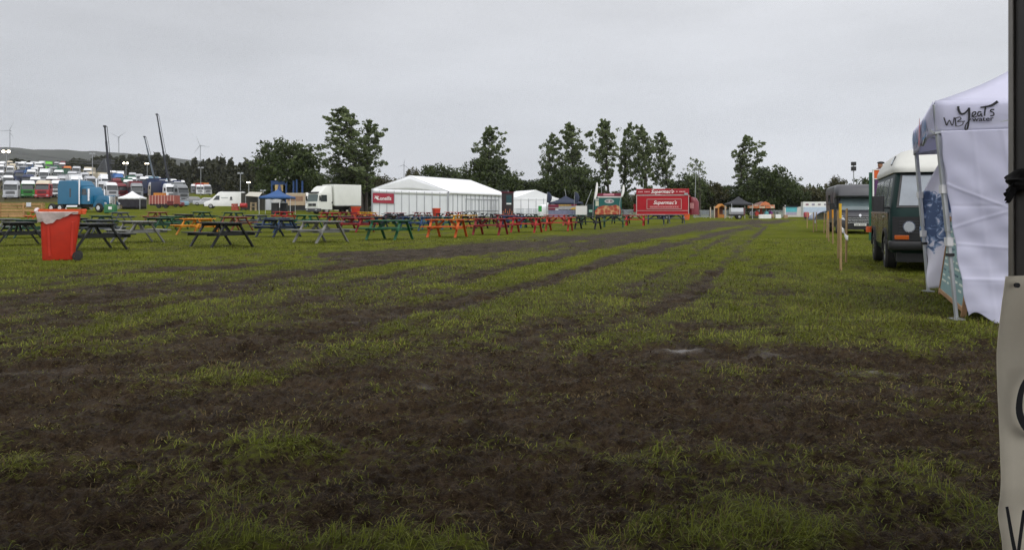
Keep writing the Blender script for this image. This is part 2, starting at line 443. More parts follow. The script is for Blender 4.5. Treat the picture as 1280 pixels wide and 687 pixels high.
def np_mesh(name, co, faces_n, idx, mats, mi=None):
    me = bpy.data.meshes.new(name)
    me.vertices.add(len(co)); me.vertices.foreach_set('co', co.astype(np.float32).ravel())
    n = len(idx)
    me.loops.add(n * faces_n); me.loops.foreach_set('vertex_index', idx.astype(np.int32).ravel())
    me.polygons.add(n); me.polygons.foreach_set('loop_start', (np.arange(n) * faces_n).astype(np.int32))
    for q in mats: me.materials.append(q)
    if mi is not None: me.polygons.foreach_set('material_index', mi.astype(np.int32))
    me.update()
    return me

def make_grass():
    rng = np.random.default_rng(5)
    P = []
    # (near, far, blades per square metre, length, width)
    for y0, y1, dens, ln, wd in ((2.0, 3.6, 5600, .072, .0032), (3.6, 6, 3000, .072, .0045), (6, 10, 1300, .066, .0068), (10, 17, 420, .06, .011), (17, 32, 120, .06, .018)):
        A = 1.36 * (y1 * y1 - y0 * y0) / 2
        n = int(A * dens)
        y = np.sqrt(rng.uniform(y0 * y0, y1 * y1, n)); x = rng.uniform(-.68, .68, n) * y
        mud, wet = field_masks(x, y)
        cl = fbm(x * 6, y * 6, 3, 55)
        keep = rng.random(n) < np.clip((1.04 - mud * .90) * smooth(.28, .6, cl + .14 * (1 - mud)), 0.46 * smooth(.42, .64, fbm(x * 2.4, y * 3.4, 4, 59)) + .03, 1) * (1 - wet * .9)
        x, y, mud, wet = x[keep], y[keep], mud[keep], wet[keep]
        P.append(np.stack([x, y, mud, wet, np.full(len(x), ln), np.full(len(x), wd)], -1))
    P = np.concatenate(P); n = len(P)
    x, y, mud, wet, ln, wd = P.T
    z = ground(x, y) + relief(x, y, mud, wet) - .004
    az = rng.uniform(0, 2 * pi, n) * .6 + (fbm(x * 2, y * 2, 2, 91) * 9)
    lie = np.clip(rng.normal(.98, .30, n) + mud * .45, .15, 1.52)
    L = ln * rng.uniform(.45, 1.35, n) * (1 - .42 * mud)
    w = wd * rng.uniform(.6, 1.3, n)
    d = np.stack([np.cos(az), np.sin(az)], -1); s = np.stack([-np.sin(az), np.cos(az)], -1)
    def pt(f, lean, ws):
        h = L * f * np.cos(lean); r = L * f * np.sin(lean)
        a = np.stack([x + d[:, 0] * r, y + d[:, 1] * r, z + np.maximum(h, .004 * f)], -1)
        o = np.concatenate([s * (w * ws)[:, None], np.zeros((n, 1))], -1)
        return a - o / 2, a + o / 2
    b0, b1 = pt(0.0, lie * .5, 1.0); c0, c1 = pt(.55, lie * .75, .8); t0, t1 = pt(1.0, np.minimum(lie * 1.15, 1.5), .12)
    co = np.stack([b0, b1, c0, c1, t0, t1], 1).reshape(-1, 3)
    i = np.arange(n) * 6
    q = np.concatenate([np.stack([i, i + 1, i + 3, i + 2], -1), np.stack([i + 2, i + 3, i + 5, i + 4], -1)])
    dead = (rng.random(n) < .12 + mud * .70).astype(int)
    g1 = leaf_mat('grass_blade', (.062, .082, .010), (.140, .160, .020), (.24, .24, .046), .5, .35, spec=.12)
    g2 = leaf_mat('dead_grass_blade', (.022, .014, .008), (.072, .050, .021), (.18, .135, .055), .6, .2, spec=.12)
    me = np_mesh('grass', co, 4, q, [g1, g2], np.concatenate([dead, dead]))
    o = bpy.data.objects.new('grass', me); COL.objects.link(o)
    tag(o, 'short trampled wet grass tufts growing on the muddy field', 'grass', kind='stuff')
    print('blades', n)

# ------------------------------------------------------------------ far hill
def make_hill():
    us = np.arange(-900, 1500, 6.0); ys = np.array([900, 1100, 1300, 1500, 1650, 1800, 1900, 2000, 2100, 2250, 2450])
    U, Y = np.meshgrid(us, ys)
    vr = np.interp(U, [-900, -300, 0, 40, 80, 110, 150, 180, 230, 300, 380, 430, 520, 640, 900, 1500], [150, 172, 184.5, 186, 187.5, 188.5, 190.5, 192, 198, 208, 217, 221, 228, 238, 246, 250])
    top = H + (VH - vr) * 2.0 + (fbm(U * .05, Y * 0, 4, 2) - .5) * 7
    prof = np.interp(Y, [900, 1300, 1650, 2000, 2450], [0, .25, .66, 1, .6])
    X = (U - UC) / F * Y
    Z = -3 + (top + 3) * prof + (fbm(X * .01, Y * .01, 4, 4) - .5) * 9 * prof * (prof < .99)
    R, C = X.shape; i = np.arange(R * C).reshape(R, C)
    q = np.stack([i[:-1, :-1], i[:-1, 1:], i[1:, 1:], i[1:, :-1]], -1).reshape(-1, 4)
    m = mat('hill_mat', (.020, .024, .016), .9, var=.5, scale=.012)
    nt = m.node_tree
    me = np_mesh('hill', np.stack([X, Y, Z], -1).reshape(-1, 3), 4, q, [m])
    me.polygons.foreach_set('use_smooth', np.ones(len(q), bool))
    o = bpy.data.objects.new('hill', me); COL.objects.link(o); structure(o)

# ------------------------------------------------------------------ leaves and trees
def leaves(C, sz, rng, flat=.0):
    n = len(C)
    a = rng.normal(size=(n, 3)); a[:, 2] *= (1 - flat); a /= np.linalg.norm(a, axis=1)[:, None]
    b = rng.normal(size=(n, 3)); b -= a * (a * b).sum(1)[:, None]; b /= np.linalg.norm(b, axis=1)[:, None]
    s = sz * rng.uniform(.6, 1.35, n)[:, None]
    co = np.stack([C - a * s, C - b * s * .55, C + a * s, C + b * s * .55], 1).reshape(-1, 3)
    i = np.arange(n) * 4
    return co, np.stack([i, i + 1, i + 2, i + 3], -1)

def tree_meshes(kind, h, w, seed, leaf, nleaf, lean=0.0, bare=.2, sparse=1.0, lmat=None, bmat=None):
    """trunk with limbs, and a crown of leaves clustered at twig ends"""
    rng = np.random.default_rng(seed)
    mb = MB(); r0 = h * .016 + .05
    ax = lambda t: Vector((lean * h * t * t + sin(t * 5 + seed) * .012 * h, cos(t * 4 + seed) * .01 * h, h * t))
    tp = .96 if kind == 'poplar' else .72
    ts = [i / 8 * tp for i in range(9)]
    for a, b in zip(ts[:-1], ts[1:]): mb.tube(ax(a), ax(b), r0 * (1 - a / 1.05), 7, r0 * (1 - b / 1.05), caps=False)
    cl = []
    if kind == 'poplar':
        nl = int(84 * sparse)
        for k in range(nl):
            if rng.random() < .16 or sin(k * .9 + seed) > .78: continue
            tt = (k + rng.uniform(-.4, .4)) / nl; tt = min(max(tt, 0), .985); t = bare + (.985 - bare) * tt
            f = float(np.interp(tt, [0, .18, .42, .62, .80, .92, 1], [.45, .85, 1, .80, .52, .28, .08]))
            R = w / 2 * f * rng.uniform(.45, 1.2)
            az = k * 2.4 + rng.uniform(-.7, .7)
            p = ax(t); rise = R * rng.uniform(.45, 1.25)
            q = p + Vector((cos(az) * R - R * .55, sin(az) * R, rise)); mid = p.lerp(q, .5) + Vector((.08 * R, 0, -.08 * R))
            mb.tube(p, mid, r0 * .24 * (1 - .7 * tt), 4, r0 * .13, caps=False); mb.tube(mid, q, r0 * .13 * (1 - .5 * tt), 4, r0 * .04, caps=False)
            for s in (.35, .55, .75, .92, 1.04):
                c = (p.lerp(mid, s * 2) if s < .5 else mid.lerp(q, s * 2 - 1)) + Vector((rng.normal(0, .12), rng.normal(0, .12), rng.normal(0, .10))) * R
                cl.append((*c, .17 + .10 * R))
        for k in range(5): cl.append((*ax(.93 + .018 * k), .18))
    else:
        nl = int(120 * sparse)
        for k in range(nl):
            t = k / nl
            ph = math.acos(1 - 1.75 * (t * .98 + .01)); az = k * 2.399 + rng.uniform(-.5, .5)
            rr = rng.uniform(.66, 1.10)
            cz = h * (.56 if bare < .15 else .6); rz_ = (h * .42)
            if k % 4 == 0: rr *= .6
            q = Vector((lean * h * .5 + sin(ph) * cos(az) * w / 2 * rr, sin(ph) * sin(az) * w / 2 * rr, max(cz + cos(ph) * rz_ * rr, bare * h + .05 * h)))
            p = ax(min(.7, max(bare, (q.z / h - .22))))
            mb.tube(p, q, r0 * .3, 4, r0 * .07, caps=False)
            cl.append((*q, .078 * w * rng.uniform(.7, 1.35))); cl.append((*(p + (q - p) * .72), .085 * w))
    cl = np.array(cl); wgt = rng.uniform(.3, 1.6, len(cl)) * cl[:, 3] ** 1.5; wgt /= wgt.sum()
    pick = rng.choice(len(cl), nleaf, p=wgt)
    off = rng.normal(size=(nleaf, 3)); off /= np.linalg.norm(off, axis=1)[:, None]; off *= (rng.random(nleaf) ** .45)[:, None]
    off[:, 2] *= .75
    Cc = cl[pick, :3] + off * cl[pick, 3:4] * 1.25
    Cc = Cc[(Cc[:, 2] > .03 * h)]
    co, q = leaves(Cc, leaf, rng)
    crown = np_mesh('crown', co, 4, q, [lmat])
    tr = mb.build('trunk', bmat)
    tm = tr.data; bpy.data.objects.remove(tr)
    return tm, crown
def put_tree(meshes, loc, rz, sc, label, group=None, name='tree', sx=1.0):
    t = thing(name, label, 'tree', loc, rz, group)
    t.scale = (sc * sx, sc * sx, sc)
    for nm, me in (('trunk', meshes[0]), ('crown', meshes[1])):
        o = bpy.data.objects.new(nm, me); COL.objects.link(o); o.parent = t
    return t

def wood_mass(name, label, rows, lmat, seed, leaf=.8, per=420):
    """far wood read as one mass: rows of (column, distance, top row of the photo, half width in metres)"""
    rng = np.random.default_rng(seed); CC = []
    for u, Y, vt, hw in rows:
        p = at(u, Y); top = zv(vt, Y); hh = max(top - p.z, 2.0)
        n = int(per * max(.4, min(2.5, hw * hh / 30)))
        d = rng.normal(size=(n, 3)); d /= np.linalg.norm(d, axis=1)[:, None]
        bump = .78 + .3 * np.sin(d[:, 0] * 5 + u) * np.cos(d[:, 2] * 6 + u * .3) + rng.normal(0, .06, n)
        r = np.where(rng.random(n) < .75, bump, bump * rng.random(n) ** .4)[:, None]
        c = np.stack([p.x + d[:, 0] * hw * r[:, 0], Y + d[:, 1] * hw * .7 * r[:, 0], p.z + hh * .48 + d[:, 2] * hh * .52 * r[:, 0]], -1)
        CC.append(c[c[:, 2] > p.z - 1])
    CC = np.concatenate(CC)
    co, q = leaves(CC, leaf, rng)
    me = np_mesh(name, co, 4, q, [lmat])
    o = bpy.data.objects.new(name, me); COL.objects.link(o)
    return tag(o, label, 'wood', kind='stuff')
# ------------------------------------------------------------------ shared materials
WHITE = mat('white_paint', (.72, .72, .70), .35, var=.05, scale=1.5, dirt=.12)
def translucent(m, f):
    nt = m.node_tree; N = nt.nodes; L = nt.links; p = N['Principled BSDF']; src = p.inputs['Base Color'].links[0].from_socket
    tr = N.new('ShaderNodeBsdfTranslucent'); L.new(src, tr.inputs[0])
    mx = N.new('ShaderNodeMixShader'); mx.inputs[0].default_value = f
    L.new(p.outputs[0], mx.inputs[1]); L.new(tr.outputs[0], mx.inputs[2]); L.new(mx.outputs[0], N['Material Output'].inputs[0])
    return m
PVC = mat('white_tent_fabric', (.78, .79, .81), .55, var=.04, scale=.6, dirt=.05)
GREY = mat('grey_metal', (.36, .37, .38), .4, metal=.6, var=.08)
ALU = mat('aluminium', (.52, .53, .54), .42, metal=.75, var=.06)
DARK = mat('dark_grey', (.045, .045, .05), .55, var=.15)
BLACK = mat('black_plastic', (.014, .014, .015), .5, var=.2)
RUBBER = mat('tyre_rubber', (.018, .018, .018), .8, var=.25, dirt=.5)
HUB = mat('wheel_hub', (.38, .38, .37), .4, metal=.5, var=.1, dirt=.4)
GLASS = mat('dark_window_glass', (.022, .028, .030), .06, var=.1, spec=.7)
CHROME = mat('chrome', (.72, .72, .72), .15, metal=1, var=.04)
LAMP = mat('headlamp_glass', (.36, .38, .40), .12, var=.05, spec=.8)
AMBER = mat('amber_lens', (.36, .075, .008), .25, var=.05)
REDP = mat('red_paint', (.36, .008, .016), .45, spec=.25, var=.07, scale=2)
ORANGE = mat('orange_paint', (.60, .10, .015), .5, var=.1)
NAVY = mat('navy_fabric', (.02, .028, .055), .7, var=.15)
BLUEF = mat('blue_fabric', (.022, .075, .21), .65, var=.12)
TEAL = mat('teal_paint', (.01, .13, .125), .45, var=.08)
MAROON = mat('maroon_paint', (.16, .012, .035), .45, var=.1)
STAKE = wood('stake_timber', (.30, .20, .10), .7)
YEL = mat('yellow_paint', (.60, .36, .012), .5, var=.12)
INK = mat('black_ink', (.010, .010, .012), .5, var=.1)
WLET = mat('white_lettering', (.78, .76, .74), .45, var=.04)
PINKL = mat('pale_pink_lettering', (.62, .36, .36), .5, var=.05)
LEAFD = leaf_mat('leaf_dark', (.015, .024, .008), (.045, .066, .018), (.108, .136, .040), trans=.3)
LEAFP = leaf_mat('leaf_poplar', (.040, .058, .022), (.115, .148, .058), (.235, .275, .125), trans=.4)
LEAFO = leaf_mat('leaf_olive', (.022, .024, .009), (.056, .056, .019), (.115, .098, .034), trans=.3)
LEAFF = leaf_mat('leaf_far', (.016, .018, .008), (.036, .040, .017), (.072, .070, .030), trans=.2)
BARK = mat('bark', (.045, .037, .030), .85, var=.3, scale=4)

# ------------------------------------------------------------------ picnic tables
TABLE_COL = {
    'black': (.012, .013, .013), 'weathered grey': (.17, .17, .16), 'dark green': (.010, .050, .026), 'green': (.012, .085, .035),
    'orange': (.46, .085, .010), 'yellow': (.56, .29, .015), 'dark red': (.20, .012, .016), 'red': (.32, .015, .014), 'orange red': (.36, .034, .014),
    'navy': (.012, .022, .045), 'blue': (.014, .045, .12), 'brown red': (.20, .055, .030), 'teal': (.012, .085, .095), 'pinkish red': (.32, .045, .04), 'slate grey': (.07, .078, .09), 'amber': (.58, .22, .012)}
PROTO = {}
def picnic_table(colour):
    m = wood('table_paint_' + colour.replace(' ', '_'), TABLE_COL[colour], .5, worn=.45 if colour == 'weathered grey' else .28)
    root = thing('picnic_table', '', 'picnic table', (0, 0, 0))
    b = MB()
    for k in range(5): b.box((0, -.29 + k * .145, .742), (1.78, .136, .038))
    b.build('tabletop', m, root, bevel=.005)
    for s in (-1, 1):
        q = MB()
        for k in (-.075, .075): q.box((0, s * (.70) + k, .452), (1.78, .138, .038))
        q.build('bench', m, root, bevel=.005)
    for sx in (-.62, .62):
        for s in (-1, 1):
            MB().bar((sx, s * .22, .72), (sx, s * .70, 0.0), .045, .10, up=(1, 0, 0)).build('leg', m, root, bevel=.004)
        i = .05 * (1 if sx > 0 else -1)
        MB().bar((sx - i, -.80, .405), (sx - i, .80, .405), .045, .10).build('seat_beam', m, root, bevel=.004)
        MB().bar((sx - i, -.34, .685), (sx - i, .34, .685), .045, .075).build('top_beam', m, root, bevel=.004)
        MB().bar((sx - 1.6 * i, 0, .40), (sx * .22, 0, .70), .09, .045, up=(0, 1, 0)).build('brace', m, root)
    return root

def place_table(colour, u, Y, deg, where):
    p = at(u, Y)
    lab = f'{colour} picnic table {where}'
    if colour not in PROTO: o = PROTO[colour] = picnic_table(colour)
    else: o = copy_tree(PROTO[colour])
    o.location = p; deg += (hash((u * 7) % 13) % 13) - 6; o.rotation_euler = (0, 0, RAD(-deg))
    # sit on the slope
    gx = float(ground(p.x + .8, Y) - ground(p.x - .8, Y)) / 1.6; gy = float(ground(p.x, Y + .8) - ground(p.x, Y - .8)) / 1.6
    n = Vector((-gx, -gy, 1)).normalized()
    o.rotation_mode = 'QUATERNION'
    o.rotation_quaternion = n.rotation_difference(Vector((0, 0, 1))).inverted() @ Euler((0, 0, RAD(-deg))).to_quaternion()
    tag(o, lab, 'picnic table', 'picnic tables set out on the grass')
TABLES = [
    ('black', 23, 25.6, 50, 'half hidden behind the left side of the orange bin'),
    ('black', 117, 22.8, 50, 'just right of the orange wheelie bin'),
    ('weathered grey', 172, 28.0, 46, 'standing behind the black one beside the orange bin'),
    ('black', 277, 24.8, 44, 'standing alone in front of the amber one'),
    ('weathered grey', 401, 28.2, 32, 'in the front row, left of the green one'),
    ('green', 487, 31, 25, 'in the front row between the grey and orange ones'),
    ('orange', 559, 34, 23, 'in the front row right of the green one'),
    ('dark red', 613, 37.5, 22, 'in the front row right of the orange one'),
    ('red', 658, 41.5, 20, 'in the front row, second red one from the orange one'),
    ('orange red', 699, 45, 16, 'left of the front row black one by the track'),
    ('black', 735, 48.5, 18, 'in the front row, closest black one to the mud track'),
    ('dark green', 767, 54, 14, 'beside the mud track below the green food trailer'),
    ('red', 794, 59, 12, 'in the front row in front of the red catering trailer'),
    ('navy', 820, 65, 10, 'in front of the middle of the red catering trailer'),
    ('slate grey', 845, 69, 10, 'last of the front row, before the red catering trailer'),
    ('amber', 247, 37.5, 40, 'bright against the dark one in front of it'),
    ('navy', 348, 34.5, 40, 'between the large black one and the grey front row one'),
    ('black', 424, 48, 28, 'just behind the grey front row one'),
    ('dark red', 445, 42, 30, 'with brownish benches, behind the green front row one'),
    ('blue', 519, 45, 24, 'behind the left end of the orange front row one'),
    ('teal', 546, 47, 24, 'right behind the orange front row one'),
    ('yellow', 580, 55, 22, 'behind the orange front row one, in front of the big white marquee'),
    ('black', 592, 50, 26, 'between the yellow one and the dark red front row one'),
    ('blue', 643, 52, 20, 'behind the gap between the two red front row ones'),
    ('pinkish red', 695, 59, 14, 'behind the orange red front row one'),
    ('black', 661, 66, 16, 'behind the red front row one, in front of the smaller marquee'),
    ('slate grey', 125, 33, 44, 'long and pale topped, behind the black one beside the orange bin'),
    ('dark green', 127, 48, 40, 'in front of the blue bonneted truck'),
    ('dark green', 199, 41, 44, 'behind the weathered grey one near the bin'),
    ('green', 214, 46, 40, 'partly hidden behind the amber one'),
    ('brown red', 197, 59, 36, 'in front of the red slatted trailer'),
    ('black', 230, 52, 36, 'behind the amber one, towards the white van'),
    ('dark green', 292, 58, 34, 'in front of the white panel van'),
    ('brown red', 294, 44, 38, 'behind the large black one standing alone'),
    ('blue', 346, 41, 38, 'directly behind the navy one'),
    ('red', 355, 63, 32, 'under the blue gazebo canopy line'),
    ('green', 384, 51, 30, 'in front of the cab of the white box lorry'),
    ('red', 412, 63, 30, 'beside the white box lorry'),
    ('yellow', 460, 70, 26, 'below the red banner of the big marquee'),
    ('orange red', 456, 57, 26, 'in front of the yellow one below the marquee banner'),
    ('dark red', 494, 68, 24, 'in front of the marquee gable'),
    ('navy', 492, 60, 24, 'in front of the dark red one by the marquee gable'),
    ('black', 497, 52, 26, 'behind the green front row one'),
    ('dark red', 528, 73, 22, 'left of the small orange bin by the marquee'),
    ('red', 567, 78, 20, 'right of the small orange bin by the marquee'),
    ('slate grey', 611, 70, 20, 'along the long side of the big marquee'),
    ('black', 624, 62, 20, 'behind the dark red front row one'),
    ('black', 587, 84, 20, 'small and far, close to the marquee corner'),
    ('weathered grey', 8, 37, 46, 'at the left edge, behind the black one'),
    ('dark green', 36, 33, 46, 'just behind the left side of the orange bin'),
    ('orange', 48, 60, 40, 'far behind the orange bin in front of the timber barrier'),
    ('navy', 640, 74, 18, 'in front of the dark menu tower'),
    ('weathered grey', 524, 58, 24, 'between the blue one and the marquee gable'),
    ('dark green', 672, 52, 18, 'between the red and orange red front row ones'),
    ('dark green', 720, 61, 14, 'in front of the white cabinet beside the striped bar'),
    ('black', 776, 66, 12, 'right in front of the green food trailer'),
    ('dark green', 252, 60, 34, 'far back between the brown red one and the white van'),
    ('slate grey', 320, 50, 34, 'between the brown red one and the blue one'),
    ('black', 96, 40, 44, 'behind the right side of the orange bin'),
    ('dark red', 436, 66, 28, 'beneath the small bin beside the box lorry'),
    ('navy', 466, 47, 26, 'behind the gap left of the green front row one'),
    ('black', 556, 66, 20, 'below the small bin at the marquee gable'),
    ('slate grey', 150, 58, 38, 'before the small gazebo with dark side walls'),
    ('dark red', 634, 58, 18, 'behind the front row dark red one, toward the menu tower'),
]
def make_tables():
    for t in TABLES: place_table(*t)

# ------------------------------------------------------------------ wheelie bins
def wheelie_bin(label, u, Y, rz, col, detail=True, hh=1.13, group=None):
    root = thing('wheelie_bin', label, 'wheelie bin', at(u, Y), RAD(rz), group)
    m = mat('bin_plastic_' + col, {'r': (.42, .026, .012), 'o': (.58, .085, .02)}[col], .42, var=.12, scale=3.5, spec=.4, dirt=.32, bump=.05)
    mo = mat('bin_rim_orange', (.52, .075, .018), .45, var=.06)
    b = MB(); b.rings([(.02, -.24, .24, -.33, .26, .05), (.06, -.255, .255, -.345, .28, .06), (.80 * hh, -.315, .315, -.375, .39, .07), (.90 * hh, -.32, .32, -.38, .40, .06)])
    for s in (-1, 1):
        for y in (-.20, .22): b.rings([(.10, s * .262 - .012, s * .262 + .012, y - .03, y + .03, .01), (.76 * hh, s * .318 - .012, s * .318 + .012, y * 1.15 - .03, y * 1.15 + .03, .01)])
    b.build('body', m, root, bevel=.008)
    b = MB(); b.rings([(.90 * hh, -.35, .35, -.41, .44, .07), (1.0 * hh, -.352, .352, -.412, .444, .07), (1.0 * hh, -.30, .30, -.36, .38, .05), (.80 * hh, -.29, .29, -.34, .36, .05)], caps=False)
    b.build('rim', mo, root)
    b = MB(); b.rings([(.90 * hh, -.345, .345, .43, .50, .02), (.985 * hh, -.345, .345, .40, .53, .03), (1.0 * hh, -.33, .33, .42, .51, .03)])
    b.build('hinge_bar', mo, root)
    MB().tube((-.28, .47, .95 * hh), (.28, .47, .95 * hh), .016, 8).build('handle', m, root)
    for s in (-1, 1):
        w = MB().wheel((s * .285, .34, .105), .105, .05, n=20); wo = w.build('wheel', RUBBER, root)
        MB().tube((s * .285 - .03, .34, .105), (s * .285 + .03, .34, .105), .06, 12).build('hub', BLACK, wo)
    MB().tube((-.26, .34, .105), (.26, .34, .105), .012, 6).build('axle', GREY, root)
    if detail:
        # clear bag folded over the rim, longer at the front
        lm = mat('bag_film', (.52, .45, .43), .35, var=.18, scale=9, spec=.5, alpha=.80, bump=.5)
        def rimpt(t, off):
            # perimeter of the rim, t 0..1, starting at the back right corner going clockwise seen from above
            x, y = .355 + off, .425 + off
            per = [(x, y), (x, -y), (-x, -y), (-x, y), (x, y)]
            L = [2 * y, 2 * x, 2 * y, 2 * x]; s = t * sum(L)
            for k in range(4):
                if s <= L[k] + 1e-6:
                    f = s / L[k]; a, b2 = per[k], per[k + 1]
                    return a[0] + (b2[0] - a[0]) * f, a[1] + (b2[1] - a[1]) * f
                s -= L[k]
            return per[0]
        def drop(t):
            # hangs deepest around the front corner, short at the back
            return .035 + .20 * math.exp(-((t - .20) / .085) ** 2) + .16 * math.exp(-((t - .33) / .07) ** 2) + .015 * sin(t * 70) + .01 * sin(t * 151)
        def fn(a, b2):
            t = a; d = drop(t)
            wob = .012 * sin(t * 90) + .008 * sin(t * 47 + b2 * 4)
            if b2 < .18:
                q = b2 / .18; off = -.075 + .085 * q; z = .945 * hh - .05 * (1 - q)
            elif b2 < .3:
                q = (b2 - .18) / .12; off = .010 + .024 * sin(q * pi / 2); z = .945 * hh + .006 - .012 * q
            else:
                q = (b2 - .3) / .7; off = .034 - .036 * q * min(1, d / .12) + wob * (.3 + q * .7); z = .945 * hh - .006 - q * d
            x, y = rimpt(t, off)
            return (x, y, z)
        MB().sheet(lambda a, c: fn(.03 + .55 * a, c), 150, 16).build('bin_bag', lm, root, smooth=80)
        # rolled bulge of film on the front left
        b = MB()
        def fr(a, c):
            an = a * 2 * pi; L = c - .5; r = .062 * (1 - (2 * L) ** 4 * .8) + .012 * sin(c * 23) + .008 * sin(an * 3 + c * 9)
            return (.02 + L * .66, -.445 - cos(an) * r * .8, .985 * hh - .03 + sin(an) * r)
        b.sheet(fr, 12, 22); b.build('bag_roll', mat('bag_film_thick', (.60, .51, .50), .4, var=.2, scale=8, bump=.5), root, smooth=80)
    return root

# ------------------------------------------------------------------ green camper van with white high top
def camper():
    G = mat('camper_green', (.006, .020, .018), .45, var=.12, scale=1.2, spec=.12)
    OL = mat('camper_side_reflection', (.050, .055, .022), .25, var=.25, scale=1.4, spec=.5, dirt=.25)  # olive tone stands in for reflections on the dark green flank
    CR = mat('camper_roof_white', (.52, .52, .475), .4, var=.05, scale=1.5, dirt=.12)
    yf = 14.35
    root = thing('camper_van', 'dark green camper van with white raised roof parked behind the white gazebo', 'camper van', at(1182, yf), RAD(-20))
    W = .90
    b = MB(); b.rings([(.34, -W + .04, W - .04, -.02, 4.42, .16), (.46, -W, W, -.05, 4.45, .16), (.82, -W - .01, W + .01, -.06, 4.46, .17), (1.03, -W, W, -.01, 4.45, .17), (1.13, -W + .015, W - .015, .05, 4.43, .17),
             (1.84, -.755, .755, .50, 4.32, .15), (1.90, -.72, .72, .56, 4.28, .12)], cn=4)
    b.build('body', G, root)
    # high top: bulbous glass fibre roof
    b = MB(); b.rings([(1.83, -.79, .79, .40, 4.36, .22), (1.90, -.80, .80, .40, 4.37, .22), (1.96, -.78, .78, .47, 4.36, .24), (2.06, -.74, .74, .72, 4.33, .26), (2.19, -.66, .66, 1.02, 4.28, .28), (2.28, -.56, .56, 1.28, 4.2, .30), (2.33, -.42, .42, 1.55, 4.05, .30), (2.35, -.25, .25, 1.85, 3.8, .22)], cn=5)
    ht = b.build('high_top', CR, root, smooth=60)
    MB().panel([(-.765, 1.30, 2.0), (-.765, 1.10, 2.0), (-.675, 1.32, 2.18), (-.675, 1.54, 2.18)], .012).build('roof_window', DARK, ht)
    MB().panel([(-.765, 1.27, 2.02), (-.765, 1.15, 2.02), (-.69, 1.34, 2.16), (-.69, 1.48, 2.16)], .018).build('roof_pane', mat('pale_pane', (.4, .45, .48), .15, spec=.6), ht)
    def fr(x, z): # front sloped plane between belt and roof
        t = (z - 1.13) / (1.84 - 1.13); return (x * (1 - .16 * t), .05 + .45 * t, z)
    MB().panel([fr(-.80, 1.165), fr(.80, 1.165), fr(.80, 1.80), fr(-.80, 1.80)], .006).build('windscreen_seal', BLACK, root)
    ws = MB().panel([fr(-.76, 1.20), fr(.76, 1.20), fr(.76, 1.765), fr(-.76, 1.765)], .012).build('windscreen', mat('screen_glass', (.20, .225, .25), .10, var=.15, scale=2, spec=.7), root)
    for x in (-.42, .22):
        MB().bar(fr(x, 1.15), Vector(fr(x + .46, 1.22)) + Vector((0, -.02, 0)), .012, .012).build('wiper', BLACK, root)
    # side windows on both flanks
    for s in (-1, 1):
        def sd(y, z):
            t = (z - 1.13) / (1.84 - 1.13); return (s * (.885 - .13 * t), y, z)
        for y0, y1, sk in ((.42, 1.12, .34), (1.28, 2.35, 0), (2.48, 3.25, 0), (3.36, 4.15, 0)):
            q = [sd(y0, 1.19), sd(y1, 1.19), sd(y1, 1.74), sd(y0 + sk, 1.74)]
            if s < 0: q = q[::-1]
            MB().panel(q, .006).build('side_window', mat('camper_side_glass', (.10, .12, .13), .08, spec=.8, var=.1), root)
        y0 = .30
        q = [(s * .905, .34, .46), (s * .905, 4.2, .46), (s * .905, 4.2, 1.06), (s * .905, .34, 1.06)]
        if s < 0: q = q[::-1]
        MB().panel(q, .008).build('side_panel', OL, root)
        for yy in (1.22, 2.42):
            MB().mm((s * .912 - .004, yy, .5), (s * .912 + .004, yy + .014, 1.1)).build('door_gap', BLACK, root)
        MB().mm((s * .912, 1.02, .98), (s * .935, 1.17, 1.01)).build('door_handle', CHROME, root)
        MB().mm((s * .91, .36, 1.065), (s * .922, 4.2, 1.085)).build('trim_strip', CHROME, root)
        # arches
        for yw in (.82, 3.38):
            a = MB(); pts = [(s * .922, yw + cos(t) * .40, .36 + sin(t) * .40) for t in np.linspace(0, pi, 12)]
            for p0, p1 in zip(pts[:-1], pts[1:]): a.bar(p0, p1, .05, .05, up=(1, 0, 0))
            a.build('wheel_arch', BLACK, root)
            w = MB().wheel((s * .83, yw, .325), .325, .20, n=26).build('wheel', RUBBER, root)
            MB().tube((s * .83 - .085, yw, .325), (s * .83 + .085, yw, .325), .20, 18).build('hub', HUB, w)
            MB().tube((s * .83 - .10, yw, .325), (s * .83 + .10, yw, .325), .06, 12).build('hub_cap', CHROME, w)
        m_ = MB().rings([(1.10, s * 1.08 - .105, s * 1.08 + .105, .26, .36, .03), (1.38, s * 1.08 - .105, s * 1.08 + .105, .28, .37, .03)]).bar((s * .88, .36, 1.16), (s * 1.03, .33, 1.16), .02, .03)
        m_.build('wing_mirror', BLACK, root)
        MB().mm((s * .60, -.085, .585), (s * .84, -.055, .665)).build('indicator', AMBER, root, bevel=.01)
        h = MB().tube((s * .60, -.055, .82), (s * .60, -.10, .82), .105, 22).build('headlamp', CHROME, root)
        MB().tube((s * .60, -.09, .82), (s * .60, -.112, .82), .092, 22, .085).build('lens', LAMP, h)
    gr = MB().mm((-.87, -.075, .57), (.87, -.057, 1.0)).build('grille', BLACK, root)
    bb = MB()
    for k in range(5): bb.mm((-.76, -.085, .71 + k * .05), (.76, -.07, .725 + k * .05))
    bb.build('grille_slats', DARK, gr)
    b = MB().rings([(.40, -.93, .93, -.16, .10, .08), (.44, -.94, .94, -.18, .10, .09), (.53, -.94, .94, -.18, .10, .09), (.56, -.93, .93, -.16, .10, .08)]); b.build('bumper', BLACK, root, bevel=.01)
    MB().mm((-.8, -.02, .18), (.8, .10, .36)).build('front_valance', BLACK, root)
    MB().mm((-.80, .3, .22), (.80, 4.2, .36)).build('underbody', BLACK, root)
    rl = MB()
    rl.mm((.70, 4.43, .75), (.86, 4.48, 1.0)).mm((-.86, 4.43, .75), (-.70, 4.48, 1.0)); rl.build('tail_lamps', mat('tail_red', (.45, .03, .015), .3), root)
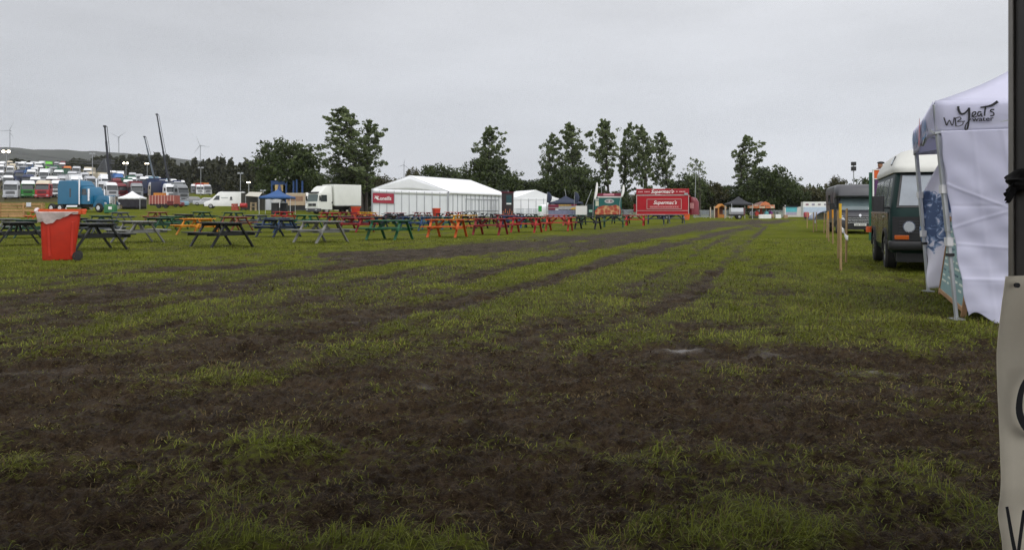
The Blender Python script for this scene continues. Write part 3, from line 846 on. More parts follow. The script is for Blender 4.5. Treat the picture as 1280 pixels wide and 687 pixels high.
    MB().rings([(.62, -1.03, -.90, 3.95, 4.20, .05), (.75, -1.03, -.90, 3.95, 4.20, .05)]).build('gas_bottle_box', mat('orange_lamp_body', (.62, .10, .02), .5), root)
    sp = MB()
    for x in (-.20, -.06): sp.mm((x - .06, .62, 1.20), (x + .05, .68, 1.28))
    sp.build('dashboard_clutter', mat('dash_red', (.35, .08, .05), .7), root)

# ------------------------------------------------------------------ grey motorhome
def motorhome():
    Gm = mat('motorhome_grey', (.055, .056, .062), .35, var=.08, scale=1, spec=.5)
    Gd = mat('motorhome_cab_grey', (.036, .036, .042), .3, var=.08, scale=1, spec=.5)
    root = thing('motorhome', 'dark grey horse lorry with cab and tall box body parked behind the camper van', 'motorhome', at(1075, 38.5), RAD(-17))
    W = 1.02
    b = MB(); b.rings([(.50, -W + .02, W - .02, 1.6, 6.6, .10), (2.10, -W - .02, W + .02, 1.55, 6.6, .14), (2.34, -W, W, 1.5, 6.55, .20), (2.42, -W + .12, W - .12, 1.6, 6.45, .2)], cn=3)
    b.build('box_body', Gm, root)
    b = MB(); b.rings([(1.78, -W - .02, W + .02, .62, 1.8, .22), (1.86, -W - .02, W + .02, .48, 1.8, .25), (2.15, -W - .02, W + .02, .55, 1.8, .28), (2.34, -W, W, .72, 1.8, .28), (2.42, -W + .12, W - .12, .95, 1.8, .22)], cn=4)
    b.build('luton', Gm, root, smooth=60)
    b = MB(); b.rings([(.34, -.96, .96, -.03, 1.7, .22), (.62, -.98, .98, -.06, 1.7, .25), (.85, -.98, .98, .0, 1.7, .26), (1.02, -.97, .97, .14, 1.7, .26), (1.12, -.95, .95, .45, 1.7, .2), (1.80, -.86, .86, .98, 1.7, .15)], cn=4)
    b.build('cab', Gd, root, smooth=50)
    def fr(x, z):
        t = (z - 1.12) / (1.80 - 1.12); return (x * (1 - .1 * t), .45 + .53 * t, z)
    MB().panel([fr(-.86, 1.16), fr(.86, 1.16), fr(.86, 1.76), fr(-.86, 1.76)], .012).build('windscreen', mat('motorhome_screen', (.10, .135, .14), .08, spec=.7, var=.2, scale=1.5), root)
    MB().panel([fr(.45, 1.18), fr(.80, 1.18), fr(.80, 1.25), fr(.45, 1.25)], .018).build('screen_paper', WHITE, root)
    g = MB().mm((-.62, -.075, .50), (.62, -.03, .84)).build('grille', BLACK, root)
    q = MB()
    for k in range(4): q.mm((-.60, -.095, .53 + k * .075), (.60, -.07, .55 + k * .075))
    q.build('grille_bars', CHROME, g)
    MB().panel([(-.07, -.075, .90), (0, -.078, .82), (.07, -.075, .90), (0, -.062, .98)], .015).build('badge', CHROME, root)
    pl = MB().mm((-.27, -.115, .40), (.27, -.085, .51)).build('number_plate', mat('plate_white', (.62, .62, .58), .4), root)
    ch = MB()
    for k in range(8):
        if k != 3: ch.mm((-.21 + k * .055, -.119, .425), (-.178 + k * .055, -.114, .485))
    ch.build('plate_marks', mat('plate_grey', (.18, .18, .18), .5), pl)
    for s in (-1, 1):
        MB().panel([(s * .66, -.045, .66), (s * .92, .02, .72), (s * .95, .14, 1.0), (s * .74, .03, .86)][::s], .02).build('headlamp', LAMP, root)
        MB().rings([(1.18, s * 1.18 - .10, s * 1.18 + .10, .85, .95, .03), (1.50, s * 1.18 - .10, s * 1.18 + .10, .85, .95, .03)]).bar((s * .92, .92, 1.25), (s * 1.12, .9, 1.25), .03, .04).build('wing_mirror', BLACK, root)
        q = [(s * .965, .62, 1.18), (s * .965, 1.45, 1.18), (s * .90, 1.45, 1.72), (s * .90, 1.02, 1.72)]
        MB().panel(q if s > 0 else q[::-1], .008).build('cab_window', GLASS, root)
        MB().mm((s * 1.03, 2.3, .6), (s * 1.05, 3.0, 2.05)).build('side_door', Gd, root)
        MB().mm((s * 1.04, 3.6, 1.45), (s * 1.052, 4.8, 1.95)).build('body_window', GLASS, root)
        for yw in (.95, 4.9):
            w = MB().wheel((s * .88, yw, .35), .35, .22, n=22).build('wheel', RUBBER, root)
            MB().tube((s * .88 - .09, yw, .35), (s * .88 + .115, yw, .35), .20, 16).build('hub', HUB, w)
    MB().mm((-.95, -.02, .22), (.95, .2, .36)).build('air_dam', BLACK, root)
    MB().mm((-.9, .5, .3), (.9, 6.5, .5)).build('chassis', BLACK, root)

# ------------------------------------------------------------------ stakes
def stakes():
    data = [(1051, 15.0, 1.24, 'yellow', 'tall timber stake with yellow top nearest the camper van'), (1057.5, 17.0, 1.16, 'bare', 'bare timber stake leaning beside the nearest yellow topped one'),
            (1047.5, 18.6, 1.12, 'bare', 'thin bare timber stake just left of the nearest yellow topped one'),
            (1041, 26.5, 1.15, 'orange', 'timber stake with orange yellow top left of the dark grey horse lorry'), (1036, 29.0, 1.10, 'orange', 'thinner stake with orange top just behind the other orange topped one'),
            (1033.5, 33, 1.05, 'bare', 'slim pale stake left of the two orange topped ones'),
            (1017, 42, 1.05, 'bare', 'far timber stake in front of the white picture panel'), (1020.5, 45, 1.05, 'bare', 'far timber stake immediately right of another far one'), (1009, 52, 1.0, 'bare', 'thin distant stake by the red object at the white unit'), (1030, 40, 1.0, 'bare', 'slim distant stake under the grey arched fabric')]
    for i, (u, Y, h, kind, lab) in enumerate(data):
        root = thing('wooden_stake', lab, 'stake', at(u, Y), RAD(i * 37), 'timber stakes along the parking strip')
        lx = (-.012, .03, -.02, .01, .02, -.01, .0, .01, 0, .02)[i]
        r = .023 if Y < 30 else .027
        MB().bar((0, 0, -.05), (lx, 0, h), r * 1.7, r * 1.5).build('post', STAKE, root, bevel=.004)
        if kind != 'bare':
            MB().bar((lx * .75, 0, h - .27), (lx + .0005, 0, h + .004), r * 1.78, r * 1.58).build('painted_top', YEL if kind == 'yellow' else mat('stake_orange', (.52, .22, .01), .5), root)
    # white cable ties / plastic strip hanging on the nearest stakes
    p = at(1053.5, 16.0)
    root = thing('plastic_strip', 'crumpled white plastic strip hanging between the two nearest stakes', 'plastic strip', (p.x, p.y, .62))
    b = MB(); b.sheet(lambda a, c: (-.07 + .17 * a + .01 * sin(c * 9), .02 * sin(a * 11), .22 - .30 * a + (c - .5) * .10 + .02 * sin(a * 14)), 12, 3)
    b.build('strip', mat('white_film', (.72, .72, .72), .4), root, solid=.002)

# ------------------------------------------------------------------ white gazebo on the right
def gazebo_right():
    # corners on the ground and the (wind pushed) frame corners at the eaves
    N0 = Vector((4.50, 8.10, 0)); F0 = Vector((5.68, 10.92, 0)); E0 = N0 + Vector((2.80, -1.17, 0)); G0 = F0 + Vector((2.80, -1.17, 0))
    N1 = Vector((4.255, 8.05, 0)); F1 = Vector((5.56, 11.05, 0)); E1 = N1 + Vector((2.80, -1.17, 0)); G1 = F1 + Vector((2.80, -1.17, 0))
    base = (N0 + G0) / 2
    root = thing('gazebo', 'white pop up gazebo leaning in the wind with black script lettering on its valance', 'gazebo', base)
    o = lambda p, z: Vector((p.x - base.x, p.y - base.y, z))
    fab = translucent(mat('gazebo_fabric', (.74, .74, .86), .6, var=.03, scale=1.5, spec=.3, bump=.05), .45)
    fin = mat('gazebo_fabric_inner', (.7, .7, .76), .65, var=.06, scale=1.5)
    pole = mat('gazebo_leg', (.42, .44, .45), .45, metal=.4, var=.06)
    eave, val = 2.205, 1.87
    names = ((N0, N1), (F0, F1), (E0, E1), (G0, G1))
    for a, b in names:
        lg = MB().bar(o(a, .02).lerp(o(b, eave), .40), o(a, .02).lerp(o(b, eave), .985), .042, .042).bar(o(a, .02), o(a, .02).lerp(o(b, eave), .45), .032, .032)
        q = lg.build('leg', pole, root, bevel=.003)
        MB().box(o(a, .012), (.12, .12, .014)).build('foot_plate', GREY, q)
        for t in (.36, .60): 
            MB().box(o(a, 0).lerp(o(b, eave), t), (.062, .062, .085)).build('clamp', mat('clamp_white', (.55, .55, .55), .5), q)
        MB().box(o(a, 0).lerp(o(b, eave), .30), (.06, .06, .03)).build('strap', BLACK, q)
    for (a, b) in ((N1, F1), (N1, E1), (F1, G1), (E1, G1)):
        for k in (0, 1):
            p, q = o(a, 0), o(b, 0); m_ = (p + q) / 2
            t = MB()
            t.bar(p + Vector((0, 0, eave - .06 - k * .26)), m_ + Vector((0, 0, eave - .32 + k * .26)), .022, .022).bar(m_ + Vector((0, 0, eave - .32 + k * .26)), q + Vector((0, 0, eave - .06 - k * .26)), .022, .022)
            t.build('truss_bar', pole, root)
    # roof
    C = (o(N1, 0) + o(G1, 0)) / 2; apex = Vector((C.x, C.y, 3.22))
    cs = [o(N1, eave), o(E1, eave), o(G1, eave), o(F1, eave)]
    rb = MB()
    for k in range(4):
        a, b = cs[k], cs[(k + 1) % 4]
        rb.sheet(lambda s, t, a=a, b=b: (a.lerp(b, s)).lerp(apex, t) - Vector((0, 0, .16 * sin(pi * t) * (1 - .25 * abs(2 * s - 1)) + .05 * sin(pi * s) * (1 - t))), 14, 10)
    rb.build('roof', fab, root, smooth=60, solid=.003)
    # guy strings from the roof edge
    out = {0: (o(N1, 0), o(E1, 0)), 1: (o(F1, 0), o(N1, 0)), 2: (o(G1, 0), o(F1, 0)), 3: (o(E1, 0), o(G1, 0))}
    vals = []
    for k, (a, b) in out.items():
        d = (b - a).normalized(); nrm = Vector((d.y, -d.x, 0)); 
        def fn(s, t, a=a, b=b, nrm=nrm, k=k):
            p = a.lerp(b, s) + nrm * (.012 + .012 * sin(s * 17 + k) * t + .01 * sin(t * 5))
            return Vector((p.x, p.y, eave + .005 - (eave - val) * t - .05 * sin(pi * s) * (1 - t) * .6 + .012 * sin(pi * s) * t))
        v = MB().sheet(fn, 30, 6).build('valance', fab, root, smooth=60, solid=.003)
        vals.append(v)
    # lettering on the front valance (front edge N1 -> E1)
    a, b = o(N1, 0), o(E1, 0); d = (b - a).normalized(); ang = math.atan2(d.y, d.x)
    let = MB()
    def cv(pts): return [((x - 155) / 500.0, -(y - 150) / 500.0) for x, y in pts]
    for pts, w0, w1 in [
        ([(193, 235), (200, 258), (206, 275), (217, 250), (229, 276), (236, 256), (238, 236)], 6, 4),
        ([(243, 238), (246, 280)], 6, 5), ([(238, 244), (262, 236), (268, 246), (252, 258), (274, 258), (276, 272), (260, 281), (244, 280)], 4, 4),
        ([(279, 258), (284, 259)], 7, 7),
        ([(256, 182), (258, 200), (268, 220), (284, 218), (297, 204), (303, 192)], 11, 6),
        ([(303, 192), (304, 230), (301, 262), (297, 290), (290, 302), (286, 292), (292, 270), (312, 246)], 10, 4),
        ([(314, 236), (330, 226), (331, 214), (319, 217), (317, 232), (326, 240), (338, 234)], 6, 4),
        ([(356, 216), (345, 214), (340, 226), (346, 236), (356, 222), (356, 236), (364, 236)], 6, 4),
        ([(376, 186), (371, 212), (370, 236)], 8, 5), ([(352, 193), (380, 190), (402, 184), (426, 167)], 7, 13),
        ([(411, 206), (398, 206), (396, 214), (408, 222), (408, 234), (394, 236)], 6, 5)]:
        ribbon(let, cv(pts), w0 / 500 * 1.05, w1 / 500 * 1.05, 0, .004)
    lo = let.build('script_lettering', INK, vals[0], smooth=0)
    lo.rotation_euler = (0, 0, ang); nrm = Vector((d.y, -d.x, 0)); lo.location = Vector((a.x, a.y, eave)) + nrm * .034
    text('water', .062, Vector((a.x, a.y, eave - .20)) + d * .415 + nrm * .034, pi / 2, ang, INK, 'small_lettering', vals[0], depth=.002, sx=1.25, bold=.001)
    # printed marks on the left valance: blue lettering, red drop
    a2, b2 = o(F1, 0), o(N1, 0); d2 = (b2 - a2).normalized(); n2 = Vector((d2.y, -d2.x, 0)); ang2 = math.atan2(d2.y, d2.x)
    blue = mat('print_blue', (.03, .16, .36), .5); red = mat('print_red', (.45, .03, .05), .5)
    for m_, strokes, nm in ((blue, [([(.25, -.26), (.28, -.08), (.36, -.20), (.45, -.06), (.50, -.24)], .05), ([(.62, -.24), (.70, -.10), (.82, -.20), (.92, -.08), (.98, -.22)], .05), ([(1.05, -.28), (1.2, -.22), (1.36, -.27)], .04), ([(2.0, -.24), (2.1, -.08), (2.22, -.22), (2.32, -.08)], .055), ([(2.42, -.22), (2.5, -.12), (2.62, -.24)], .055), ([(2.05, -.28), (2.4, -.29), (2.7, -.27)], .03)], 'valance_print'),
                            (red, [([(1.45, -.30), (1.55, -.14), (1.63, -.02), (1.66, -.16), (1.58, -.29), (1.50, -.28)], .075)], 'valance_mark')):
        mb = MB()
        for pts, w in strokes: ribbon(mb, pts, w, w, 0, .004)
        q = mb.build(nm, m_, vals[1], smooth=0); q.rotation_euler = (0, 0, ang2); q.location = Vector((a2.x, a2.y, eave)) + n2 * .034
    # front wall fabric, rippled, hung from N1-E1 down to the ground at N0-E0
    def wall(s, t):
        p = o(N1, val + .03).lerp(o(E1, val + .03), s).lerp(o(N0, .03).lerp(o(E0, .03), s), t)
        d_ = Vector((d.y, -d.x, 0))
        rip = .007 * sin(s * 31 + t * 3) + .012 * sin(s * 13 - t * 6 + 1) + .012 * sin(t * 7 + s * 4) * t + .005 * sin((s * 22 + t * 17)) + .004 * sin(s * 55 - t * 30) + .004 * sin(s * 17 + t * 60) * t
        edge = math.exp(-s * 18)
        rip += edge * .010 * sin(t * 30)
        bell = .10 * max(0, t - .72) * (1.2 + sin(s * 21)) + .05 * math.exp(-((t - .8) / .03) ** 2) * .3
        p = p + d_ * (.035 + rip * (.4 + .6 * sin(pi * min(t * 1.1, 1)) + .3 * t) + bell)
        fold = lambda q, c: math.exp(-((q - c) / .007) ** 2)
        p += d_ * (-.004 * fold(t, .40) + .006 * fold(t, .79) + .003 * fold(s, .105) - .003 * fold(s, .26) + .006 * fold(t, .52 - .5 * s) + .006 * fold(t, .28 + .7 * s) + .005 * fold(t, .60 + .12 * s) + .006 * fold(s, .19 + .05 * t))
        p += d * (edge * (.045 + .006 * sin(t * 34) + .05 * t * t))
        p.z += .035 * sin(s * 43) * (t > .97) + .03 * sin(s * 19 + 1) * (t > .97)
        return p
    MB().sheet(wall, 190, 170).build('front_wall', fab, root, smooth=80, solid=.002)
    # back wall (F side) pulled diagonally, printed with a blue splash
    sp = bpy.data.materials.new('splash_print'); sp.use_nodes = True
    nt = sp.node_tree; Nn = nt.nodes; L = nt.links; pb = Nn['Principled BSDF']; pb.inputs['Roughness'].default_value = .65
    tc = Nn.new('ShaderNodeTexCoord'); nz = Nn.new('ShaderNodeTexNoise'); nz.inputs['Scale'].default_value = 8.5; nz.inputs['Detail'].default_value = 6; nz.inputs['Distortion'].default_value = 1.4
    L.new(tc.outputs['Object'], nz.inputs['Vector'])
    sx = Nn.new('ShaderNodeSeparateXYZ'); L.new(tc.outputs['Object'], sx.inputs[0])
    mr = Nn.new('ShaderNodeMapRange'); mr.interpolation_type = 'SMOOTHSTEP'
    for k, q in zip((1, 2, 3, 4), (.40, .75, -.35, .16)): mr.inputs[k].default_value = q
    L.new(sx.outputs['Z'], mr.inputs[0])
    m3 = Nn.new('ShaderNodeMapRange'); m3.interpolation_type = 'SMOOTHSTEP'
    for k, q in zip((1, 2, 3, 4), (1.25, 1.55, 0, -.4)): m3.inputs[k].default_value = q
    L.new(sx.outputs['Z'], m3.inputs[0])
    ad = Nn.new('ShaderNodeMath'); L.new(nz.outputs['Fac'], ad.inputs[0]); L.new(mr.outputs[0], ad.inputs[1])
    ad2 = Nn.new('ShaderNodeMath'); L.new(ad.outputs[0], ad2.inputs[0]); L.new(m3.outputs[0], ad2.inputs[1])
    cr = Nn.new('ShaderNodeValToRGB'); cr.color_ramp.elements[0].position = .50; cr.color_ramp.elements[0].color = (.72, .71, .78, 1)
    cr.color_ramp.elements[1].position = .66; cr.color_ramp.elements[1].color = (.06, .10, .20, 1)
    e = cr.color_ramp.elements.new(.56); e.color = (.24, .34, .52, 1)
    L.new(ad2.outputs[0], cr.inputs[0]); L.new(cr.outputs[0], pb.inputs['Base Color'])
    def back(s, t):
        top = o(F1, 0).lerp(o(G1, 0), s); topz = 1.28 + min(s, .11) * 5.5
        z = topz * (1 - t) + .05 * t
        p = top.lerp(o(F0, 0).lerp(o(G0, 0), s), 1 - z / eave)
        return Vector((p.x + .03 * sin(t * 12 + s * 9), p.y + .04 * sin(s * 23 + t * 5), z + .05 * sin(s * 8) * t))
    MB().sheet(back, 60, 40).build('back_wall', sp, root, smooth=80, solid=.002)
    # counter board between the two left legs, at waist height
    # menu board standing against the left side
    dirv = (o(F0, 0) - o(N0, 0)).normalized(); nl = Vector((-dirv.y, dirv.x, 0))
    p0 = N0 + dirv * .10 + Vector((0, 0, 0)); rz = math.atan2(-dirv.y, -dirv.x)
    mbx = thing('menu_board', 'pale teal price board in wooden frame leaning on the side of the white gazebo', 'menu board', N0 + dirv * 1.38 - nl * .24, rz)
    fw = wood('board_frame_wood', (.33, .19, .095), .6)
    Lb = 2.25
    tl = lambda x, z, y=0.0: (x, y - .14 * (1 - z / 1.05) - .01, z)
    pn = MB().panel([tl(-Lb / 2, .10), tl(Lb / 2, .10), tl(Lb / 2, .98), tl(-Lb / 2, .98)], .012).build('board_panel', mat('board_teal', (.20, .33, .33), .5, var=.08), mbx)
    for pts in ((tl(-Lb / 2, .08), tl(Lb / 2, .08)), (tl(-Lb / 2, 1.0), tl(Lb / 2, 1.0)), (tl(-Lb / 2, .0), tl(-Lb / 2, 1.03)), (tl(Lb / 2, .0), tl(Lb / 2, 1.03))):
        MB().bar(*pts, .05, .05).build('frame', fw, mbx, bevel=.004)
    rng = random.Random(3); lines = MB(); lines2 = MB()
    for c in range(4):
        for r in range(11):
            z = .90 - r * .068; x0 = -Lb / 2 + .12 + c * .53; w = rng.uniform(.16, .40)
            (lines if r % 4 else lines2).panel([tl(x0, z, -.014), tl(x0 + w, z, -.014), tl(x0 + w, z + .022, -.014), tl(x0, z + .022, -.014)], .003)
    lines.build('menu_lines', mat('menu_pale', (.62, .68, .60), .5), pn); lines2.build('menu_headings', mat('menu_dark', (.05, .12, .16), .5), pn)
    # little counter top behind the board
    ct = thing('counter', 'wooden serving counter just inside the open side of the white gazebo', 'counter', N0 + dirv * 1.45 - nl * .66, rz)
    MB().box((0, .05, 1.03), (2.1, .36, .03)).build('counter_top', wood('counter_wood', (.33, .22, .12), .5), ct, bevel=.004)
    for x in (-.95, .95): MB().box((x, .05, .51), (.05, .3, 1.01)).build('leg', fw, ct)
    MB().box((.72, .02, 1.10), (.30, .16, .10)).build('tray', mat('tray_brown', (.26, .13, .05), .5), ct)

# ------------------------------------------------------------------ stall at the right edge
def near_stall():
    x0, y0 = 1.252, 2.0
    root = thing('market_stall', 'near stall with grey metal corner post and cream canvas front at the right edge', 'stall', (x0, y0, 0))
    prof = mat('stall_post_metal', (.26, .24, .215), .38, metal=.55, var=.12, scale=5)
    pd = mat('stall_post_inner', (.05, .045, .042), .5, var=.2)
    MB().mm((0, 0, 0), (.006, .02, 2.40)).build('post_flange', prof, root, bevel=.002)
    MB().rings([(0, .006, .075, -.06, .016, .006), (2.4, .006, .075, -.06, .016, .006)]).build('post', pd, root, bevel=.003)
    for p in ((2.9, 0), (0, -3.1), (2.9, -3.1), (-3.15, -.05), (-3.15, -3.1)):  # the two leftmost carry the roof added over the camera
        MB().mm((p[0], p[1], 0), (p[0] + .06, p[1] + .06, 2.45)).build('post', prof, root)
    can = mat('cream_canvas', (.84, .76, .60), .75, var=.08, scale=4, bump=.08, dirt=.10)
    def fr(s, t):
        z = .945 - .93 * t
        k = math.exp(-s * 9)
        edge = np.interp(t, [0, .06, .2, .45, .55, .63, .8, 1], [-.074, -.078, -.088, -.089, -.087, -.079, -.072, -.070])
        x = edge * k + s * 2.9
        y = -.078 + .012 * sin(s * 30 + 1) * t + .010 * sin(t * 9 + s * 8) + .02 * math.exp(-((t - .62 + s * .7) / .05) ** 2) * k - .012 * k
        return Vector((x, y, z + .012 * sin(s * 11)))
    cv = MB().sheet(fr, 120, 60).build('canvas_front', can, root, smooth=80, solid=.002)
    def fs(s, t):
        return Vector((.02 + .01 * sin(s * 17), -.01 - s * 2.6, .93 - .9 * t))
    lt = MB()
    for pts, w0, w1 in [([(.060, .735), (.030, .70), (.018, .66), (.020, .62), (.045, .585), (.10, .57)], .010, .022),
                        ([(-.012, .41), (.0, .34), (.012, .28)], .007, .010), ([(.012, .28), (.026, .385), (.031, .395), (.040, .33), (.055, .28)], .008, .010),
                        ([(.16, .74), (.16, .46)], .03, .03), ([(.13, .34), (.15, .21)], .012, .012), ([(.2, .34), (.2, .2)], .014, .014)]:
        ribbon(lt, pts, w0, w1, 0, .003)
    q = lt.build('canvas_lettering', INK, cv, smooth=0); q.location = (-.082, -.125, 0)
    MB().tube((-.055, -.10, .925), (-.055, -.107, .925), .006, 10).build('eyelet', BLACK, cv)
    # black cloth tied round the post
    def tie(a, c):
        an = a * 2 * pi; r = 1 + .12 * sin(an * 3 + c * 9) + .1 * sin(c * 21 + an)
        return (.040 + cos(an) * (.056 * r), -.02 + sin(an) * .056 * r, 1.170 + (c - .5) * .050 + .008 * sin(an * 2 + 1))
    cl = MB().sheet(tie, 26, 8)
    cl.sheet(lambda a, c: (-.020 - .022 * a + .006 * sin(c * 8), -.03 - .01 * a, 1.160 - .036 * a * (.8 + .3 * c) + (c - .5) * .028 * (1 - .4 * a)), 8, 4)
    cl.build('black_tie', mat('black_cloth', (.012, .011, .011), .9, var=.3, scale=12, bump=.4), root, smooth=80, solid=.006)
    MB().sheet(lambda s, t: (-3.12 + 2.35 * s, -3.12 + .03 * sin(s * 40), .02 + 2.36 * t), 24, 2).build('added_shade_canvas', mat('shade_screen_canvas', (.22, .20, .16), .8), root, smooth=60, solid=.004)  # unseen screen, added to block sky light from the near ground
    MB().mm((.10, -.62, .90), (2.9, -.16, .93)).build('counter_top', wood('stall_counter_wood', (.22, .15, .09), .6), root)
    rf = MB()
    rf.sheet(lambda s, t: (-3.35 + 6.5 * s, .12 - 3.3 * t, 2.36 + .55 * (1 - abs(2 * t - 1)) - .04 * sin(pi * s)), 10, 12)
    rf.build('added_shade_roof', mat('shade_roof_canvas', (.30, .27, .22), .8, var=.1), root, smooth=60, solid=.004)  # out of view, widened over the camera to darken the near ground
# ------------------------------------------------------------------ lorries of the truck park
LC = {'white': (.70, .71, .72), 'silver': (.42, .43, .45), 'green': (.03, .24, .03), 'bright green': (.12, .46, .03), 'red': (.34, .018, .02), 'dark red': (.15, .015, .022), 'blue': (.03, .12, .34),
      'navy': (.018, .03, .085), 'cream': (.55, .48, .36), 'orange': (.55, .16, .02), 'dark green': (.012, .10, .05), 'light blue': (.22, .36, .46), 'grey': (.20, .21, .22)}
def lpaint(c): return mat('lorry_' + c.replace(' ', '_'), LC[c], .3, var=.06, scale=.8, spec=.5, dirt=.10)
LP = {}
def lorry(cab, body, roof, parts=True):
    """cab-over lorry, front towards -Y; body = colour of the box behind or None; roof = colour of the fairing"""
    key = (cab, body, roof, parts)
    if key in LP: return copy_tree(LP[key])
    mats = [lpaint(cab), GLASS, BLACK, RUBBER, LAMP, lpaint(roof), lpaint(body or 'white'), HUB]
    groups = {}
    def g(*n): return groups.setdefault(n, MB())
    b = g('cab'); b.rings([(.55, -1.22, 1.22, 0, 2.2, .18), (1.4, -1.24, 1.24, -.04, 2.2, .2), (1.75, -1.24, 1.24, 0, 2.2, .2), (2.75, -1.18, 1.18, .28, 2.2, .2)], 0)
    g('roof_fairing').rings([(2.75, -1.17, 1.17, .28, 2.2, .2), (3.0, -1.14, 1.14, .36, 2.2, .25), (3.28, -1.08, 1.08, .62, 2.2, .3), (3.42, -.95, .95, 1.0, 2.2, .3)], 5)
    fr = lambda x, z: (x, -.04 + (z - 1.5) * .25 if z > 1.7 else -.03, z)
    g('windscreen').panel([(-1.12, -.01, 1.66), (1.12, -.01, 1.66), (1.06, .25, 2.62), (-1.06, .25, 2.62)], .03, 1)
    g('sun_visor').box((0, .10, 2.66), (2.2, .30, .06), 2)
    gl = g('grille')
    for k in range(3): gl.box((0, -.045, 1.02 + k * .19), (1.5, .05, .11), 2)
    g('bumper').rings([(.32, -1.24, 1.24, -.16, .5, .12), (.72, -1.25, 1.25, -.14, .5, .12)], 0 if cab != 'green' else 0)
    g('bumper').box((0, -.165, .50), (1.3, .03, .14), 2)
    for s in (-1, 1):
        g('headlamp', s).box((s * .95, -.15, .60), (.36, .05, .17), 4)
        g('side_window', s).panel([(s * 1.225, .5, 1.85), (s * 1.225, 1.3, 1.85), (s * 1.20, 1.3, 2.55), (s * 1.20, .62, 2.55)][::s], .02, 1)
        g('mirror', s).box((s * 1.42, .18, 2.15), (.22, .10, .62), 2).bar((s * 1.2, .2, 2.4), (s * 1.42, .18, 2.4), .04, .04, m=2)
        for y in (1.2, 5.0, 6.2) if not body else (1.2, 6.0, 7.2):
            g('wheel', s, y).wheel((s * 1.03, y, .5), .5, .30, 3, 14).tube((s * 1.03 - .12, y, .5), (s * 1.03 + .17 * s, y, .5), .27, 10, m=7)
    g('chassis').mm((-.5, .3, .55), (.5, 6.8 if not body else 8.4, .95), 2)
    if body:
        g('box_body').mm((-1.25, 2.45, 1.05), (1.25, 8.6, 3.85), 6)
        sk = g('box_trim'); sk.mm((-1.27, 2.43, 3.84), (1.27, 8.62, 3.90), 6).mm((-1.265, 2.5, .98), (1.265, 8.6, 1.06), 2)
    if parts:
        root = thing('lorry', '', 'lorry', (0, 0, 0))
        for n, m in groups.items():
            m.build(n[0], mats, root)
    else:
        a = MB()
        for m in groups.values():
            off = len(a.v); a.v += m.v; a.f += [tuple(i + off for i in f) for f in m.f]; a.m += m.m
        root = a.build('lorry', mats)
    LP[key] = root
    return root

